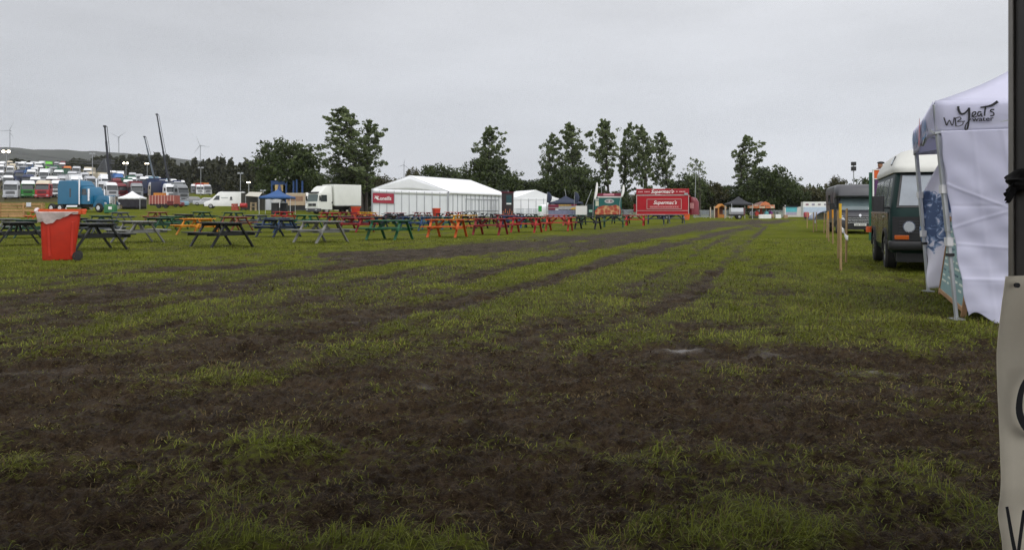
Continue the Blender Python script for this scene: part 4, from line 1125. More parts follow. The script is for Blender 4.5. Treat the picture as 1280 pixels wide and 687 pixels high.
def truck_park():
    ords = ['leftmost', 'second from left', 'third from left', 'fourth from left', 'fifth from left', 'sixth from left', 'seventh from left', 'eighth from left', 'ninth from left', 'tenth from left', 'eleventh from left', 'twelfth from left']
    rows = [ # (name, distance, columns, (cab, box, roof), parts)
        ('left front row', 158, [-12, 15, 34, 54, 72], [('silver', None, 'silver'), ('silver', None, 'silver'), ('green', None, 'white'), ('red', None, 'cream'), ('white', None, 'white')], True),
        ('left second row', 192, [-6, 12, 31, 46, 63, 80, 97], [('dark red', None, 'white'), ('white', None, 'silver'), ('navy', None, 'navy'), ('silver', None, 'white'), ('dark red', None, 'white'), ('silver', 'grey', 'silver'), ('white', 'white', 'white')], True),
        ('left third row', 234, [-4, 10, 25, 41, 56, 74, 92, 107], [('white', None, 'white'), ('grey', None, 'white'), ('navy', None, 'grey'), ('white', None, 'white'), ('silver', 'white', 'white'), ('dark green', 'dark green', 'white'), ('grey', None, 'silver'), ('silver', None, 'white')], False),
        ('left fourth row', 286, [0, 14, 27, 41, 52, 66, 82, 95, 107], [('silver', None, 'white'), ('white', None, 'white'), ('blue', None, 'grey'), ('white', None, 'white'), ('grey', None, 'white'), ('grey', 'dark green', 'dark green'), ('orange', None, 'orange'), ('silver', None, 'silver'), ('cream', 'cream', 'white')], False),
        ('left fifth row', 348, [2, 14, 25, 37, 48, 60, 76], [('silver', None, 'white'), ('cream', None, 'cream'), ('white', None, 'white'), ('blue', None, 'white'), ('white', None, 'white'), ('bright green', 'bright green', 'bright green'), ('red', None, 'white')], False),
        ('left topmost row', 412, [1, 11, 21, 31, 40, 50, 71, 80], [('white', None, 'white'), ('cream', None, 'cream'), ('silver', None, 'white'), ('white', None, 'white'), ('white', None, 'white'), ('white', 'white', 'white'), ('silver', None, 'white'), ('dark red', None, 'white')], False),
        ('right nearer row', 172, [128, 141, 155, 172, 197, 217, 231], [('white', None, 'silver'), ('silver', None, 'white'), ('dark red', 'dark red', 'dark red'), ('grey', 'dark red', 'grey'), ('white', 'navy', 'white'), ('white', 'navy', 'white'), ('grey', 'grey', 'silver')], True),
        ('right second row', 200, [116, 132, 146, 161, 181, 206, 224], [('silver', None, 'white'), ('white', None, 'white'), ('dark red', None, 'dark red'), ('dark green', 'dark green', 'white'), ('blue', None, 'blue'), ('white', 'navy', 'white'), ('white', None, 'silver')], False),
        ('right middle row', 235, [118, 130, 150, 164, 178, 193, 209, 223], [('cream', None, 'white'), ('white', 'cream', 'white'), ('blue', 'blue', 'blue'), ('white', 'dark green', 'white'), ('grey', None, 'white'), ('light blue', 'light blue', 'light blue'), ('white', 'navy', 'white'), ('silver', 'navy', 'navy')], False),
        ('right upper row', 290, [143, 152, 164, 175, 186, 197, 208, 217, 228], [('white', None, 'white'), ('white', 'white', 'white'), ('silver', None, 'white'), ('white', None, 'white'), ('blue', None, 'silver'), ('white', None, 'white'), ('light blue', None, 'light blue'), ('silver', None, 'white'), ('white', None, 'white')], False),
        ('grass bank group', 262, [242, 252, 262], [('white', None, 'white'), ('white', 'red', 'white'), ('silver', 'orange', 'white')], False),
    ]
    crng = random.Random(31)
    rows = [(nm, Y, us, [(c, b, (r if crng.random() < .62 or i < 2 else c)) if (c != 'white' or crng.random() < .68) else (crng.choice(['silver', 'grey', 'dark red', 'blue', 'dark green', 'cream']), b, crng.choice(['white', 'silver', 'white'])) for c, b, r in sp], pt) for i, (nm, Y, us, sp, pt) in enumerate(rows)]
    rng = random.Random(12)
    for name, Y, us, specs, parts in rows:
        n = len(us); seen = 0
        for k, (u, sp) in enumerate(zip(us, specs)):
            o = lorry(*sp, parts)
            p = at(u + rng.uniform(-2.4, 2.4), Y * (1 + rng.uniform(-.05, .05))); o.location = p
            o.rotation_euler = (0, 0, RAD(rng.uniform(8, 46) if u < 110 else rng.uniform(24, 56)))
            sc = rng.uniform(.9, 1.08); o.scale = (sc, sc, sc)
            pos = 'rightmost' if u == max(us) else ords[sorted(us).index(u)]
            body = f' with {sp[1]} box' if sp[1] else (f' with {sp[2]} roof' if sp[2] != sp[0] else '')
            tag(o, f'{sp[0]} {"box lorry" if sp[1] == sp[0] else "lorry" + body}, {pos}, {name} of lorries', 'lorry', 'lorries parked on the hillside')

def cars():
    for i, (u, Y, c, rz, lab) in enumerate(((224, 150, 'grey', -60, 'grey hatchback car parked at the foot of the right hand lorries'), (233, 140, 'light blue', 70, 'pale blue car parked near the slatted trailer'), (241, 146, 'silver', -70, 'silver car parked behind the bonnet of the white panel van'), (228, 134, 'dark red', 80, 'dark red car parked between slatted trailer and white van'))):
        r = thing('parked_car', lab, 'car', at(u, Y), RAD(rz), 'cars parked below the lorries')
        m = lpaint(c)
        MB().rings([(.25, -.85, .85, 0, 4.1, .3), (.6, -.88, .88, -.05, 4.15, .3), (.9, -.85, .85, .1, 4.1, .3)]).build('body', m, r)
        MB().rings([(.9, -.80, .80, 1.0, 3.9, .3), (1.38, -.62, .62, 1.7, 3.4, .3), (1.44, -.5, .5, 1.9, 3.2, .3)]).build('roof', m, r)
        MB().panel([(-.68, 1.06, .96), (.68, 1.06, .96), (.56, 1.60, 1.32), (-.56, 1.60, 1.32)], .03).build('windscreen', GLASS, r)
        for s in (-1, 1):
            q = [(s * .78, 1.4, .95), (s * .78, 3.5, .95), (s * .655, 3.2, 1.31), (s * .655, 1.8, 1.31)]
            MB().panel(q if s > 0 else q[::-1], .03).build('side_window', GLASS, r)
            MB().box((s * .6, -.03, .62), (.34, .08, .16)).build('headlight', LAMP, r)
            for y in (.75, 3.3): MB().wheel((s * .78, y, .3), .3, .2, n=14).build('wheel', RUBBER, r)

def blue_truck():
    B = mat('truck_blue', (.008, .11, .21), .25, var=.06, scale=.8, spec=.5)
    root = thing('bonneted_truck', 'long blue bonneted truck with tall sleeper cab and chrome stacks', 'truck', at(141, 92), RAD(72))
    sl = MB().rings([(.95, -1.15, 1.15, 3.7, 7.0, .12), (3.1, -1.15, 1.15, 3.65, 7.0, .15), (3.65, -1.1, 1.1, 4.1, 6.9, .2), (3.72, -.95, .95, 4.5, 6.8, .2)]); sl.build('sleeper', B, root)
    cb = MB().rings([(.95, -1.1, 1.1, 2.2, 3.7, .1), (1.95, -1.08, 1.08, 2.2, 3.7, .12), (2.85, -1.0, 1.0, 2.55, 3.7, .15), (2.95, -.92, .92, 2.7, 3.7, .15)]); cb.build('cab', B, root)
    hd = MB().rings([(.95, -.62, .62, .12, 2.25, .1), (1.65, -.66, .66, .05, 2.25, .15), (1.92, -.58, .58, .15, 2.25, .2)]); hd.build('bonnet', B, root)
    for s in (-1, 1):
        f = MB(); 
        for t0, t1 in zip(np.linspace(.1, pi - .1, 9)[:-1], np.linspace(.1, pi - .1, 9)[1:]):
            f.bar((s * .93, .95 - cos(t0) * .72, .55 + sin(t0) * .72), (s * .93, .95 - cos(t1) * .72, .55 + sin(t1) * .72), .50, .06, up=(1, 0, 0))
        f.build('wing', B, root)
        MB().tube((s * 1.22, 3.62, .9), (s * 1.22, 3.62, 4.0), .10, 10).build('exhaust_stack', CHROME, root)
        MB().tube((s * 1.12, 2.35, 1.3), (s * 1.12, 2.35, 2.7), .13, 10).build('air_cleaner', CHROME, root)
        q = [(s * 1.075, 2.65, 2.0), (s * 1.075, 3.45, 2.0), (s * 1.01, 3.45, 2.7), (s * 1.01, 2.85, 2.7)]
        MB().panel(q if s > 0 else q[::-1], .015).build('side_window', GLASS, root)
        q = [(s * 1.15, 4.95, 1.75), (s * 1.15, 5.15, 1.75), (s * 1.15, 5.15, 2.75), (s * 1.15, 4.95, 2.75)]
        MB().panel(q if s > 0 else q[::-1], .015).build('sleeper_window', GLASS, root)
        MB().tube((s * .86, 4.0, .62), (s * .86, 5.6, .62), .33, 14).build('fuel_tank', CHROME, root)
        MB().tube((s * .98, .02, 1.02), (s * .98, .12, 1.02), .14, 12).build('headlamp', LAMP, root)
        for y in (.95, 6.6, 7.9):
            w = MB().wheel((s * .98, y, .52), .52, .34, n=16).build('wheel', RUBBER, root)
            MB().tube((s * .98 - .1, y, .52), (s * 1.17, y, .52), .26, 12).build('hub', CHROME, w)
    MB().panel([(-.92, 2.42, 2.05), (.92, 2.42, 2.05), (.85, 2.62, 2.75), (-.85, 2.62, 2.75)], .03).build('windscreen', GLASS, root)
    MB().rings([(.75, -.50, .50, -.06, .2, .06), (1.85, -.50, .50, -.04, .2, .06)]).build('grille', CHROME, root)
    MB().rings([(.42, -1.15, 1.15, -.32, -.05, .1), (.82, -1.15, 1.15, -.32, -.05, .1)]).build('bumper', CHROME, root)
    MB().mm((-.45, .2, .6), (.45, 8.6, .92)).build('chassis', BLACK, root)
    MB().mm((1.0, 4.1, .95), (1.19, 5.6, 1.1)).build('step_box', WHITE, root)

# ------------------------------------------------------------------ fold-up gazebos and tents
def popup(label, u, Y, rz, w, d, eave, peak, mroof, wall=None, name='gazebo', front_wall=True):
    root = thing(name, label, 'gazebo', at(u, Y), RAD(rz))
    r = MB(); c = [(-w / 2, -d / 2), (w / 2, -d / 2), (w / 2, d / 2), (-w / 2, d / 2)]
    for k in range(4):
        a = Vector((*c[k], eave)); b = Vector((*c[(k + 1) % 4], eave)); ap = Vector((0, 0, peak))
        r.sheet(lambda s, t, a=a, b=b: a.lerp(b, s).lerp(ap, t) - Vector((0, 0, .14 * sin(pi * t))), 6, 6)
        r.sheet(lambda s, t, a=a, b=b: a.lerp(b, s) - Vector((0, 0, .28 * t - .04 * abs(sin(s * pi * 4)) * t)), 12, 1)
    r.build('canopy', mroof, root, smooth=50, solid=.01)
    for x, y in c:
        MB().bar((x * .99, y * .99, 0), (x * .99, y * .99, eave), .05, .05).build('leg', ALU, root)
    if wall:
        for k in range(4):
            if k == 0 and not front_wall: continue
            a = Vector((*c[k], 0)); b = Vector((*c[(k + 1) % 4], 0))
            MB().sheet(lambda s, t, a=a, b=b: a.lerp(b, s) * .985 + Vector((.03 * sin(s * 20), .03 * cos(s * 17), .04 + (eave - .06) * t)), 20, 4).build('side_wall', wall, root, smooth=60, solid=.01)
    return root

def marquee():
    gate = mat('marquee_post', (.30, .31, .33), .5, var=.06)
    M0 = Vector((-7.2, 90, 0)); t = RAD(25); W, Ln = 10.2, 15.2
    fx = Vector((-cos(t), sin(t), 0)); sx = Vector((sin(t), cos(t), 0))
    root = thing('marquee', 'big white frame marquee with red banner on its gable', 'marquee', (M0.x, M0.y, .22))
    hE = lambda a: 3.12 + .38 * a     # eave height; the ground rises to the left
    P = lambda a, l, z: fx * (a * W) + sx * (l * Ln) + Vector((0, 0, z))
    pk = 4.98
    rf = MB()
    for a0 in (0, 1):
        def fn(s, q, a0=a0):
            e = P(a0, s, hE(a0)) + (fx * (.12 if a0 else -.12)); r = P(.5, s, pk)
            return e.lerp(r, q) - Vector((0, 0, .07 * abs(sin(s * pi * 3)) * sin(pi * q)))
        rf.sheet(fn, 18, 6)
    rf.build('roof', mat('marquee_roof_fabric', (.82, .83, .84), .5, var=.03, scale=.5), root, smooth=60, solid=.03)
    for l in (0, 1):
        gb = MB(); gb.sheet(lambda s, q, l=l: P(s, l, (hE(s) - .02) + (q * ((pk - .03) - hE(.5)) * (1 - abs(2 * s - 1))) ) + sx * (.02 * (1 if l else -1)), 10, 4)
        gb.build('gable', PVC, root, smooth=60, solid=.02)
    vl = MB()
    vl.sheet(lambda s, q: P(s, 0, hE(s) - .48 * q) - sx * .06, 20, 1).sheet(lambda s, q: P(0, s, hE(0) - .30 * q) - fx * .14, 20, 1).sheet(lambda s, q: P(1, s, hE(1) - .30 * q) + fx * .14, 20, 1)
    vl.build('valance', PVC, root, smooth=60, solid=.015)
    for nm, a, b in (('gable_wall', (0, 0), (1, 0)), ('side_wall', (0, 0), (0, 1)), ('side_wall', (1, 0), (1, 1)), ('back_wall', (0, 1), (1, 1))):
        w = MB().sheet(lambda s, q: P(a[0] + (b[0] - a[0]) * s, a[1] + (b[1] - a[1]) * s, -.1 + q * (hE(a[0] + (b[0] - a[0]) * s) - .1)), 30, 2).build(nm, mat('marquee_wall_fabric', (.70, .72, .74), .55, var=.05, scale=.7, dirt=.06), root, smooth=0, solid=.02)
        n = 10 if a[0] != b[0] else 14
        nv = -sx if (nm == 'gable_wall') else (-fx if a[0] == 0 else fx)
        pm = MB()
        for k in range(n + 1):
            f = k / n; q = P(a[0] + (b[0] - a[0]) * f, a[1] + (b[1] - a[1]) * f, 0) + nv * .04
            wd = .16 if k in (0, n) else .07
            pm.bar(q + Vector((0, 0, -.1)), q + Vector((0, 0, 3.0 + .38 * (a[0] + (b[0] - a[0]) * f))), wd, wd)
        pm.build('wall_posts', gate, w, smooth=0)
        if nm == 'side_wall' and a[0] == 0:
            wn = MB()
            for z in (.95, 2.32):
                wn.bar(P(0, .27, z) - fx * .05, P(0, .86, z) - fx * .05, .03, .07)
            for k in range(12):
                f = .27 + .59 * k / 11; wn.bar(P(0, f, .95) - fx * .05, P(0, f, 2.32) - fx * .05, .03, .03)
            wn.build('window_frames', gate, w, smooth=0)
    # red banner with the white emblem and word
    ang = math.atan2(-fx.y, -fx.x)
    bn = MB(); A = P(.985, 0, 3.02) - sx * .13; Bq = P(.70, 0, 2.92) - sx * .13
    w_ = (Bq - A).length
    dn = Vector((0, 0, -1.14))
    bn.panel([A + dn, Bq + dn, Bq, A], .02)
    b = bn.build('banner', mat('banner_red', (.34, .025, .05), .5, var=.05), root)
    d = (Bq - A).normalized(); nv = -sx * .04
    text('oneills', .62, A + d * 1.80 + dn * .52 + nv, pi / 2, ang, WLET, 'banner_word', b, depth=.004, bold=.012)
    z = MB()
    for k in range(2):
        ribbon(z, [(.30 + k * .26, -.34 - .0 * k), (.52 + k * .22, -.55), (.50 + k * .12, -.62), (.78 + k * .18, -.80)], .10, .10, 0, .004, sub=2)
    ribbon(z, [(.26, -.66), (.50, -.44), (.62, -.60), (.86, -.38)], .09, .09, 0, .005, sub=2)
    q = z.build('banner_emblem', WLET, b, smooth=0); q.location = A + nv; q.rotation_euler = (0, 0, ang)

def marquee_small():
    root = thing('marquee', 'smaller white marquee beyond the dark menu tower', 'marquee', at(657, 128), RAD(20))
    w, d, e, p = 7.5, 9.0, 2.7, 4.0
    r = MB()
    for s in (-1, 1): r.sheet(lambda a, q, s=s: (s * (w / 2 + .1) * (1 - q), -d / 2 + d * a, e + (p - e) * q - .06 * sin(pi * q)), 8, 5)
    r.build('roof', mat('marquee_roof_fabric', (.82, .83, .84)), root, smooth=60, solid=.02)
    for y in (-d / 2, d / 2): MB().prism([(-w / 2, e), (w / 2, e), (0, p - .02)], y - .01, y + .01).build('gable', PVC, root, smooth=0)
    ww = MB().mm((-w / 2, -d / 2, 0), (w / 2, d / 2, e)).build('walls', PVC, root, smooth=0)
    pm = MB()
    for k in range(7): pm.box((-w / 2 + w * k / 6, -d / 2 - .03, e / 2), (.06, .05, e))
    for s in (-1, 1):
        for k in range(8): pm.box((s * (w / 2 + .03), -d / 2 + d * k / 7, e / 2), (.05, .06, e))
    pm.build('wall_posts', mat('marquee_post', (.3, .31, .33)), ww, smooth=0)
    v = MB().mm((-w / 2 - .1, -d / 2 - .05, e - .25), (w / 2 + .1, -d / 2 + -.03, e + .03)); v.mm((w / 2 + .06, -d / 2, e - .25), (w / 2 + .1, d / 2, e + .01)); v.build('valance', PVC, root, smooth=0)

# ------------------------------------------------------------------ catering units
def red_trailer():
    root = thing('catering_trailer', 'large red catering trailer with white script and raised roof sign', 'food trailer', at(828, 98), RAD(-17))
    L_, z0, z1 = 6.3, .55, 2.95; D = 2.5
    MB().mm((-L_ / 2, 0, z0), (L_ / 2, D, z1)).build('body', REDP, root, bevel=.04)
    MB().rings([(z0, L_ / 2, L_ / 2 + 1.15, .25, D - .1, .5), (2.1, L_ / 2, L_ / 2 + 1.1, .25, D - .1, .5), (2.55, L_ / 2, L_ / 2 + .85, .3, D - .2, .4), (2.7, L_ / 2, L_ / 2 + .5, .4, D - .3, .4)], cn=4).build('nose', mat('red_nose', (.17, .018, .026), .3, var=.3, scale=1.5), root, smooth=50)
    MB().mm((L_ / 2 + .15, .20, 1.3), (L_ / 2 + .6, .245, 2.0)).build('nose_panel', mat('nose_picture', (.34, .15, .15), .4, var=.5, scale=3), root)
    MB().mm((-L_ / 2 - .42, .3, .9), (-L_ / 2, 1.6, 1.85)).build('locker', REDP, root, bevel=.02)
    tr = mat('trim_pale', (.46, .36, .34), .4)
    t = MB()
    for z, h in ((2.93, .10), (z0 + .02, .07), (1.05, .05)): t.box((0, -.02, z), (L_ + .04, .05, h))
    for x in (-L_ / 2, L_ / 2): t.box((x, -.02, (z0 + z1) / 2), (.08, .06, z1 - z0))
    t.build('trim', tr, root)
    h = MB().mm((-1.85, -.05, 1.28), (2.25, -.01, 2.42)).build('serving_hatch', mat('hatch_red', (.33, .008, .016), .45, var=.05), root)
    f = MB()
    for z in (1.25, 2.45): f.box((.2, -.05, z), (4.2, .06, .05))
    for x in (-1.88, 2.28): f.box((x, -.05, 1.85), (.05, .06, 1.2))
    f.build('hatch_frame', tr, h)
    text("Supermac's", .62, (.30, -.055, 2.02), pi / 2, RAD(6) * 0, WLET, 'script', h, shear=.35, depth=.004, bold=.008)
    b = MB(); b.box((.25, -.056, 1.50), (3.5, .012, .17)); b.build('hatch_strip', PINKL, h)
    q = MB(); rng = random.Random(4); x = -1.45
    while x < 1.95:
        w = rng.uniform(.08, .2); q.box((x + w / 2, -.064, 1.50), (w, .01, .10)); x += w + .05
    q.build('strip_marks', REDP, h)
    s = MB().mm((-L_ / 2 - .05, .0, 3.02), (L_ / 2 + .05, .12, 3.72)).build('roof_sign', mat('sign_red', (.31, .008, .018), .45, var=.06), root)
    e = MB().box((0, -.012, 3.70), (L_ + .1, .03, .05)); e.build('sign_edge', mat('sign_edge_red', (.5, .05, .05), .4), s)
    text("Supermac's", .60, (-.05, -.012, 3.37), pi / 2, 0, WLET, 'sign_script', s, shear=.35, depth=.004, bold=.008)
    q = MB()
    for x0, x1 in ((-2.95, -1.25), (1.1, 3.0)):
        x = x0
        while x < x1 - .1:
            w = rng.uniform(.10, .18); q.box((x + w / 2, -.012, 3.36), (w, .02, .13)); x += w + (.05 if rng.random() < .8 else .22)
    q.build('sign_words', PINKL, s)
    MB().mm((L_ / 2 - .5, -.16, 2.95), (L_ / 2 - .1, .0, 3.2)).build('roof_lamp', GREY, root)
    for y in (.3, D - .3):
        for x in (-.35, .55):
            w = MB()
            w.tube((x, y - .12, .36), (x, y + .12, .36), .36, 16); wo = w.build('wheel', RUBBER, root)
            MB().tube((x, y - .14, .36), (x, y + .14, .36), .18, 12).build('hub', HUB, wo)
    MB().mm((-1.2, .1, .35), (1.5, .25, .62)).build('wheel_skirt', BLACK, root)
    for x in (-L_ / 2 + .3, L_ / 2 - .3):
        MB().bar((x, .3, 0), (x, .3, z0), .08, .08).build('jack_leg', BLACK, root)
    c = thing('orange_crate', 'small orange red crate standing at the right wheel end of the red catering trailer', 'crate', at(858, 95), RAD(-10))
    MB().rings([(.0, -.32, .32, -.3, .3, .04), (.62, -.38, .38, -.35, .35, .05)]).build('crate_body', ORANGE, c)
    MB().mm((-.41, -.38, .62), (.41, .38, .68)).build('crate_lid', ORANGE, c)

def green_trailer():
    root = thing('food_trailer', 'teal food trailer with maroon roof sign, oval logo and pizza picture panel', 'food trailer', at(760, 97), RAD(-8))
    MB().mm((-1.62, 0, .45), (1.62, 2.3, 2.75)).build('body', mat('trailer_teal', (.008, .10, .09), .4, var=.07), root, bevel=.03)
    MB().mm((-1.66, -.10, 2.72), (1.70, .1, 3.08)).build('roof_sign', MAROON, root)
    MB().mm((-.55, -.125, 2.80), (.75, -.10, 3.02)).build('sign_word_panel', mat('sign_pink', (.55, .25, .30), .5), root)
    MB().mm((-1.25, -.06, 2.56), (1.64, -.0, 2.72)).build('white_band', WHITE, root)
    ov = MB(); ov.tube((.15, -.01, 2.12), (.15, -.045, 2.12), .58, 28)
    for i, v in enumerate(ov.v): ov.v[i] = (.15 + (v[0] - .15), v[1], 2.12 + (v[2] - 2.12) * .46)
    o = ov.build('oval_logo', mat('logo_grey', (.34, .36, .36), .4), root)
    q = MB().mm((.09, -.058, 1.96), (.20, -.045, 2.30)).build('logo_mark', mat('logo_pale', (.62, .5, .5), .4), o)
    q = MB().mm((-.22, -.052, 2.07), (.52, -.043, 2.18)).build('logo_bar', MAROON, o)
    pm = bpy.data.materials.new('pizza_picture'); pm.use_nodes = True
    nt = pm.node_tree; N = nt.nodes; L = nt.links
    tc = N.new('ShaderNodeTexCoord'); v = N.new('ShaderNodeTexVoronoi'); v.inputs['Scale'].default_value = 2.6; L.new(tc.outputs['Object'], v.inputs['Vector'])
    cr = N.new('ShaderNodeValToRGB'); cr.color_ramp.elements[0].color = (.30, .018, .010, 1); cr.color_ramp.elements[1].color = (.48, .27, .12, 1); cr.color_ramp.elements[1].position = .75
    e = cr.color_ramp.elements.new(.35); e.color = (.32, .035, .014, 1); e = cr.color_ramp.elements.new(.58); e.color = (.34, .10, .04, 1)
    L.new(v.outputs['Distance'], cr.inputs[0]); L.new(cr.outputs[0], N['Principled BSDF'].inputs['Base Color'])
    MB().prism([(-1.55, .50), (1.50, .50), (1.58, .9), (1.45, 1.45), (1.0, 1.68), (.2, 1.55), (-.5, 1.62), (-1.2, 1.4), (-1.58, .95)], -.03, -.008).build('pizza_panel', pm, root, smooth=0)
    MB().mm((-1.50, -.035, 1.55), (-1.12, -.01, 2.15)).build('notice', mat('notice_cream', (.5, .5, .38), .5), root)
    b = MB().mm((-1.60, -.02, 2.2), (-1.1, .0, 2.45)).build('small_oval', mat('logo_grey', (.34, .36, .36)), root)
    for x in (-.5, .6):
        MB().tube((x, .2, .34), (x, .45, .34), .34, 16).build('wheel', RUBBER, root)
    for x in (-1.4, 1.4): MB().bar((x, .3, 0), (x, .3, .5), .08, .08).build('jack_leg', BLACK, root)
    MB().mm((-1.5, .15, .25), (1.5, 2.1, .48)).build('chassis', BLACK, root)

def feather_flag(label, u, Y, v0, v1, m, lean=.08, w=.55, cut=.5):
    p = at(u, Y); top = zv(v0, Y) - p.z
    root = thing('feather_flag', label, 'flag', p, 0, 'feather flags by the stalls')
    MB().path([(0, 0, 0), (lean * .2, 0, top * .5), (lean, 0, top)], .03, 6).build('pole', GREY, root)
    z0 = zv(v1, Y) - p.z
    def fn(s, t):
        z = z0 + (top - z0) * t; x0 = lean * (z / top) ** 2
        return (x0 + .03 + s * w * math.sqrt(max(0, sin(pi * min(1, .12 + t * .86)))), .05 * sin(t * 6 + s * 3) * s, z)
    MB().sheet(fn, 5, 14).build('flag_cloth', m, root, smooth=60, solid=.01)

def box_lorry():
    P = mat('box_lorry_white', (.66, .67, .62), .35, var=.05, scale=.6, dirt=.12)
    root = thing('box_lorry', 'white box lorry with square grey green windscreen parked beside the marquee', 'lorry', at(390.5, 97), RAD(-42))
    MB().rings([(.55, -1.2, 1.2, 0, 2.1, .15), (1.4, -1.22, 1.22, -.03, 2.1, .16), (2.5, -1.18, 1.18, .15, 2.1, .16)]).build('cab', P, root)
    MB().rings([(2.5, -1.15, 1.15, .25, 2.1, .16), (3.2, -1.12, 1.12, .9, 2.1, .2), (3.42, -1.05, 1.05, 1.25, 2.1, .2)]).build('wind_deflector', P, root)
    MB().panel([(-1.06, -.01, 1.52), (1.06, -.01, 1.52), (1.04, .135, 2.36), (-1.04, .135, 2.36)], .02).build('windscreen', mat('lorry_screen', (.07, .10, .095), .08, spec=.7), root)
    g = MB()
    for x in (-.42, .42): g.box((x, -.035, 1.12), (.72, .05, .30))
    g.build('grille', BLACK, root)
    MB().rings([(.28, -1.22, 1.22, -.14, .5, .1), (.66, -1.22, 1.22, -.12, .5, .1)]).build('bumper', DARK, root)
    MB().mm((-.9, .0, 2.50), (.9, .35, 2.68)).build('roof_lamps', DARK, root)
    for s in (-1, 1):
        q = [(s * 1.225, .35, 1.5), (s * 1.225, 1.25, 1.5), (s * 1.20, 1.25, 2.3), (s * 1.20, .45, 2.3)]
        MB().panel(q if s > 0 else q[::-1], .015).build('side_window', GLASS, root)
        MB().box((s * 1.42, .12, 1.9), (.2, .1, .6)).bar((s * 1.2, .12, 2.1), (s * 1.42, .12, 2.1), .04, .04).build('mirror', BLACK, root)
        MB().box((s * .95, -.15, .52), (.34, .04, .16)).build('headlamp', LAMP, root)
        for y in (1.25, 5.1):
            w = MB().wheel((s * 1.0, y, .48), .48, .3, n=16).build('wheel', RUBBER, root)
            MB().tube((s * 1.0 - .1, y, .48), (s * 1.16, y, .48), .26, 12).build('hub', HUB, w)
        MB().mm((s * 1.27, 2.35, .98), (s * 1.30, 6.3, 1.06)).build('side_rail', GREY, root)
    MB().mm((-1.28, 2.3, 1.05), (1.28, 6.35, 3.62)).build('box_body', P, root, bevel=.03)
    MB().mm((-.5, .3, .5), (.5, 6.3, .95)).build('chassis', BLACK, root)
    MB().mm((1.281, 1.9, 1.3), (1.30, 2.05, 1.5)).build('fuel_cap', BLACK, root)

def white_van():
    root = thing('panel_van', 'white panel van with small dark emblem parked in front of the hillside', 'van', at(256, 124), RAD(-78))
    b = MB().rings([(.35, -.96, .96, 0, 6.0, .2), (.85, -.98, .98, -.05, 6.0, .25), (1.05, -.97, .97, .3, 6.0, .25), (1.25, -.96, .96, .8, 6.0, .2), (2.1, -.90, .90, 1.75, 6.0, .2), (2.5, -.82, .82, 2.1, 5.95, .25), (2.58, -.7, .7, 2.4, 5.9, .2)], cn=3); b.build('body', WHITE, root)
    MB().panel([(-.84, .82, 1.3), (.84, .82, 1.3), (.78, 1.68, 2.05), (-.78, 1.68, 2.05)], .03).build('windscreen', GLASS, root)
    for s in (-1, 1):
        q = [(s * .965, 1.35, 1.3), (s * .965, 2.3, 1.3), (s * .915, 2.3, 1.95), (s * .915, 1.85, 1.95)]
        MB().panel(q if s > 0 else q[::-1], .02).build('side_window', GLASS, root)
        for y in (1.0, 4.6):
            w = MB().wheel((s * .88, y, .36), .36, .22, n=16).build('wheel', RUBBER, root)
            MB().tube((s * .88 - .1, y, .36), (s * 1.0, y, .36), .2, 12).build('hub', HUB, w)
    e = MB(); e.tube((.955, 4.0, 1.62), (.985, 4.0, 1.62), .17, 14).bar((.97, 3.8, 1.36), (.97, 4.2, 1.36), .05, .12).bar((.97, 4.0, 1.36), (.97, 4.0, 1.85), .05, .08)
    e.build('emblem', mat('emblem_dark', (.05, .05, .06), .5), root)
    l = MB()
    for k in range(9): l.box((.962, 2.6 + k * .11, 1.66), (.03, .075, .12))
    l.build('side_lettering', mat('van_grey_letters', (.35, .38, .38), .5), root)
    MB().mm((-.9, -.07, .3), (.9, .1, .6)).build('bumper', BLACK, root)
    MB().mm((-.7, 2.7, 2.60), (.7, 5.6, 2.74)).build('roof_rack', BLACK, root)
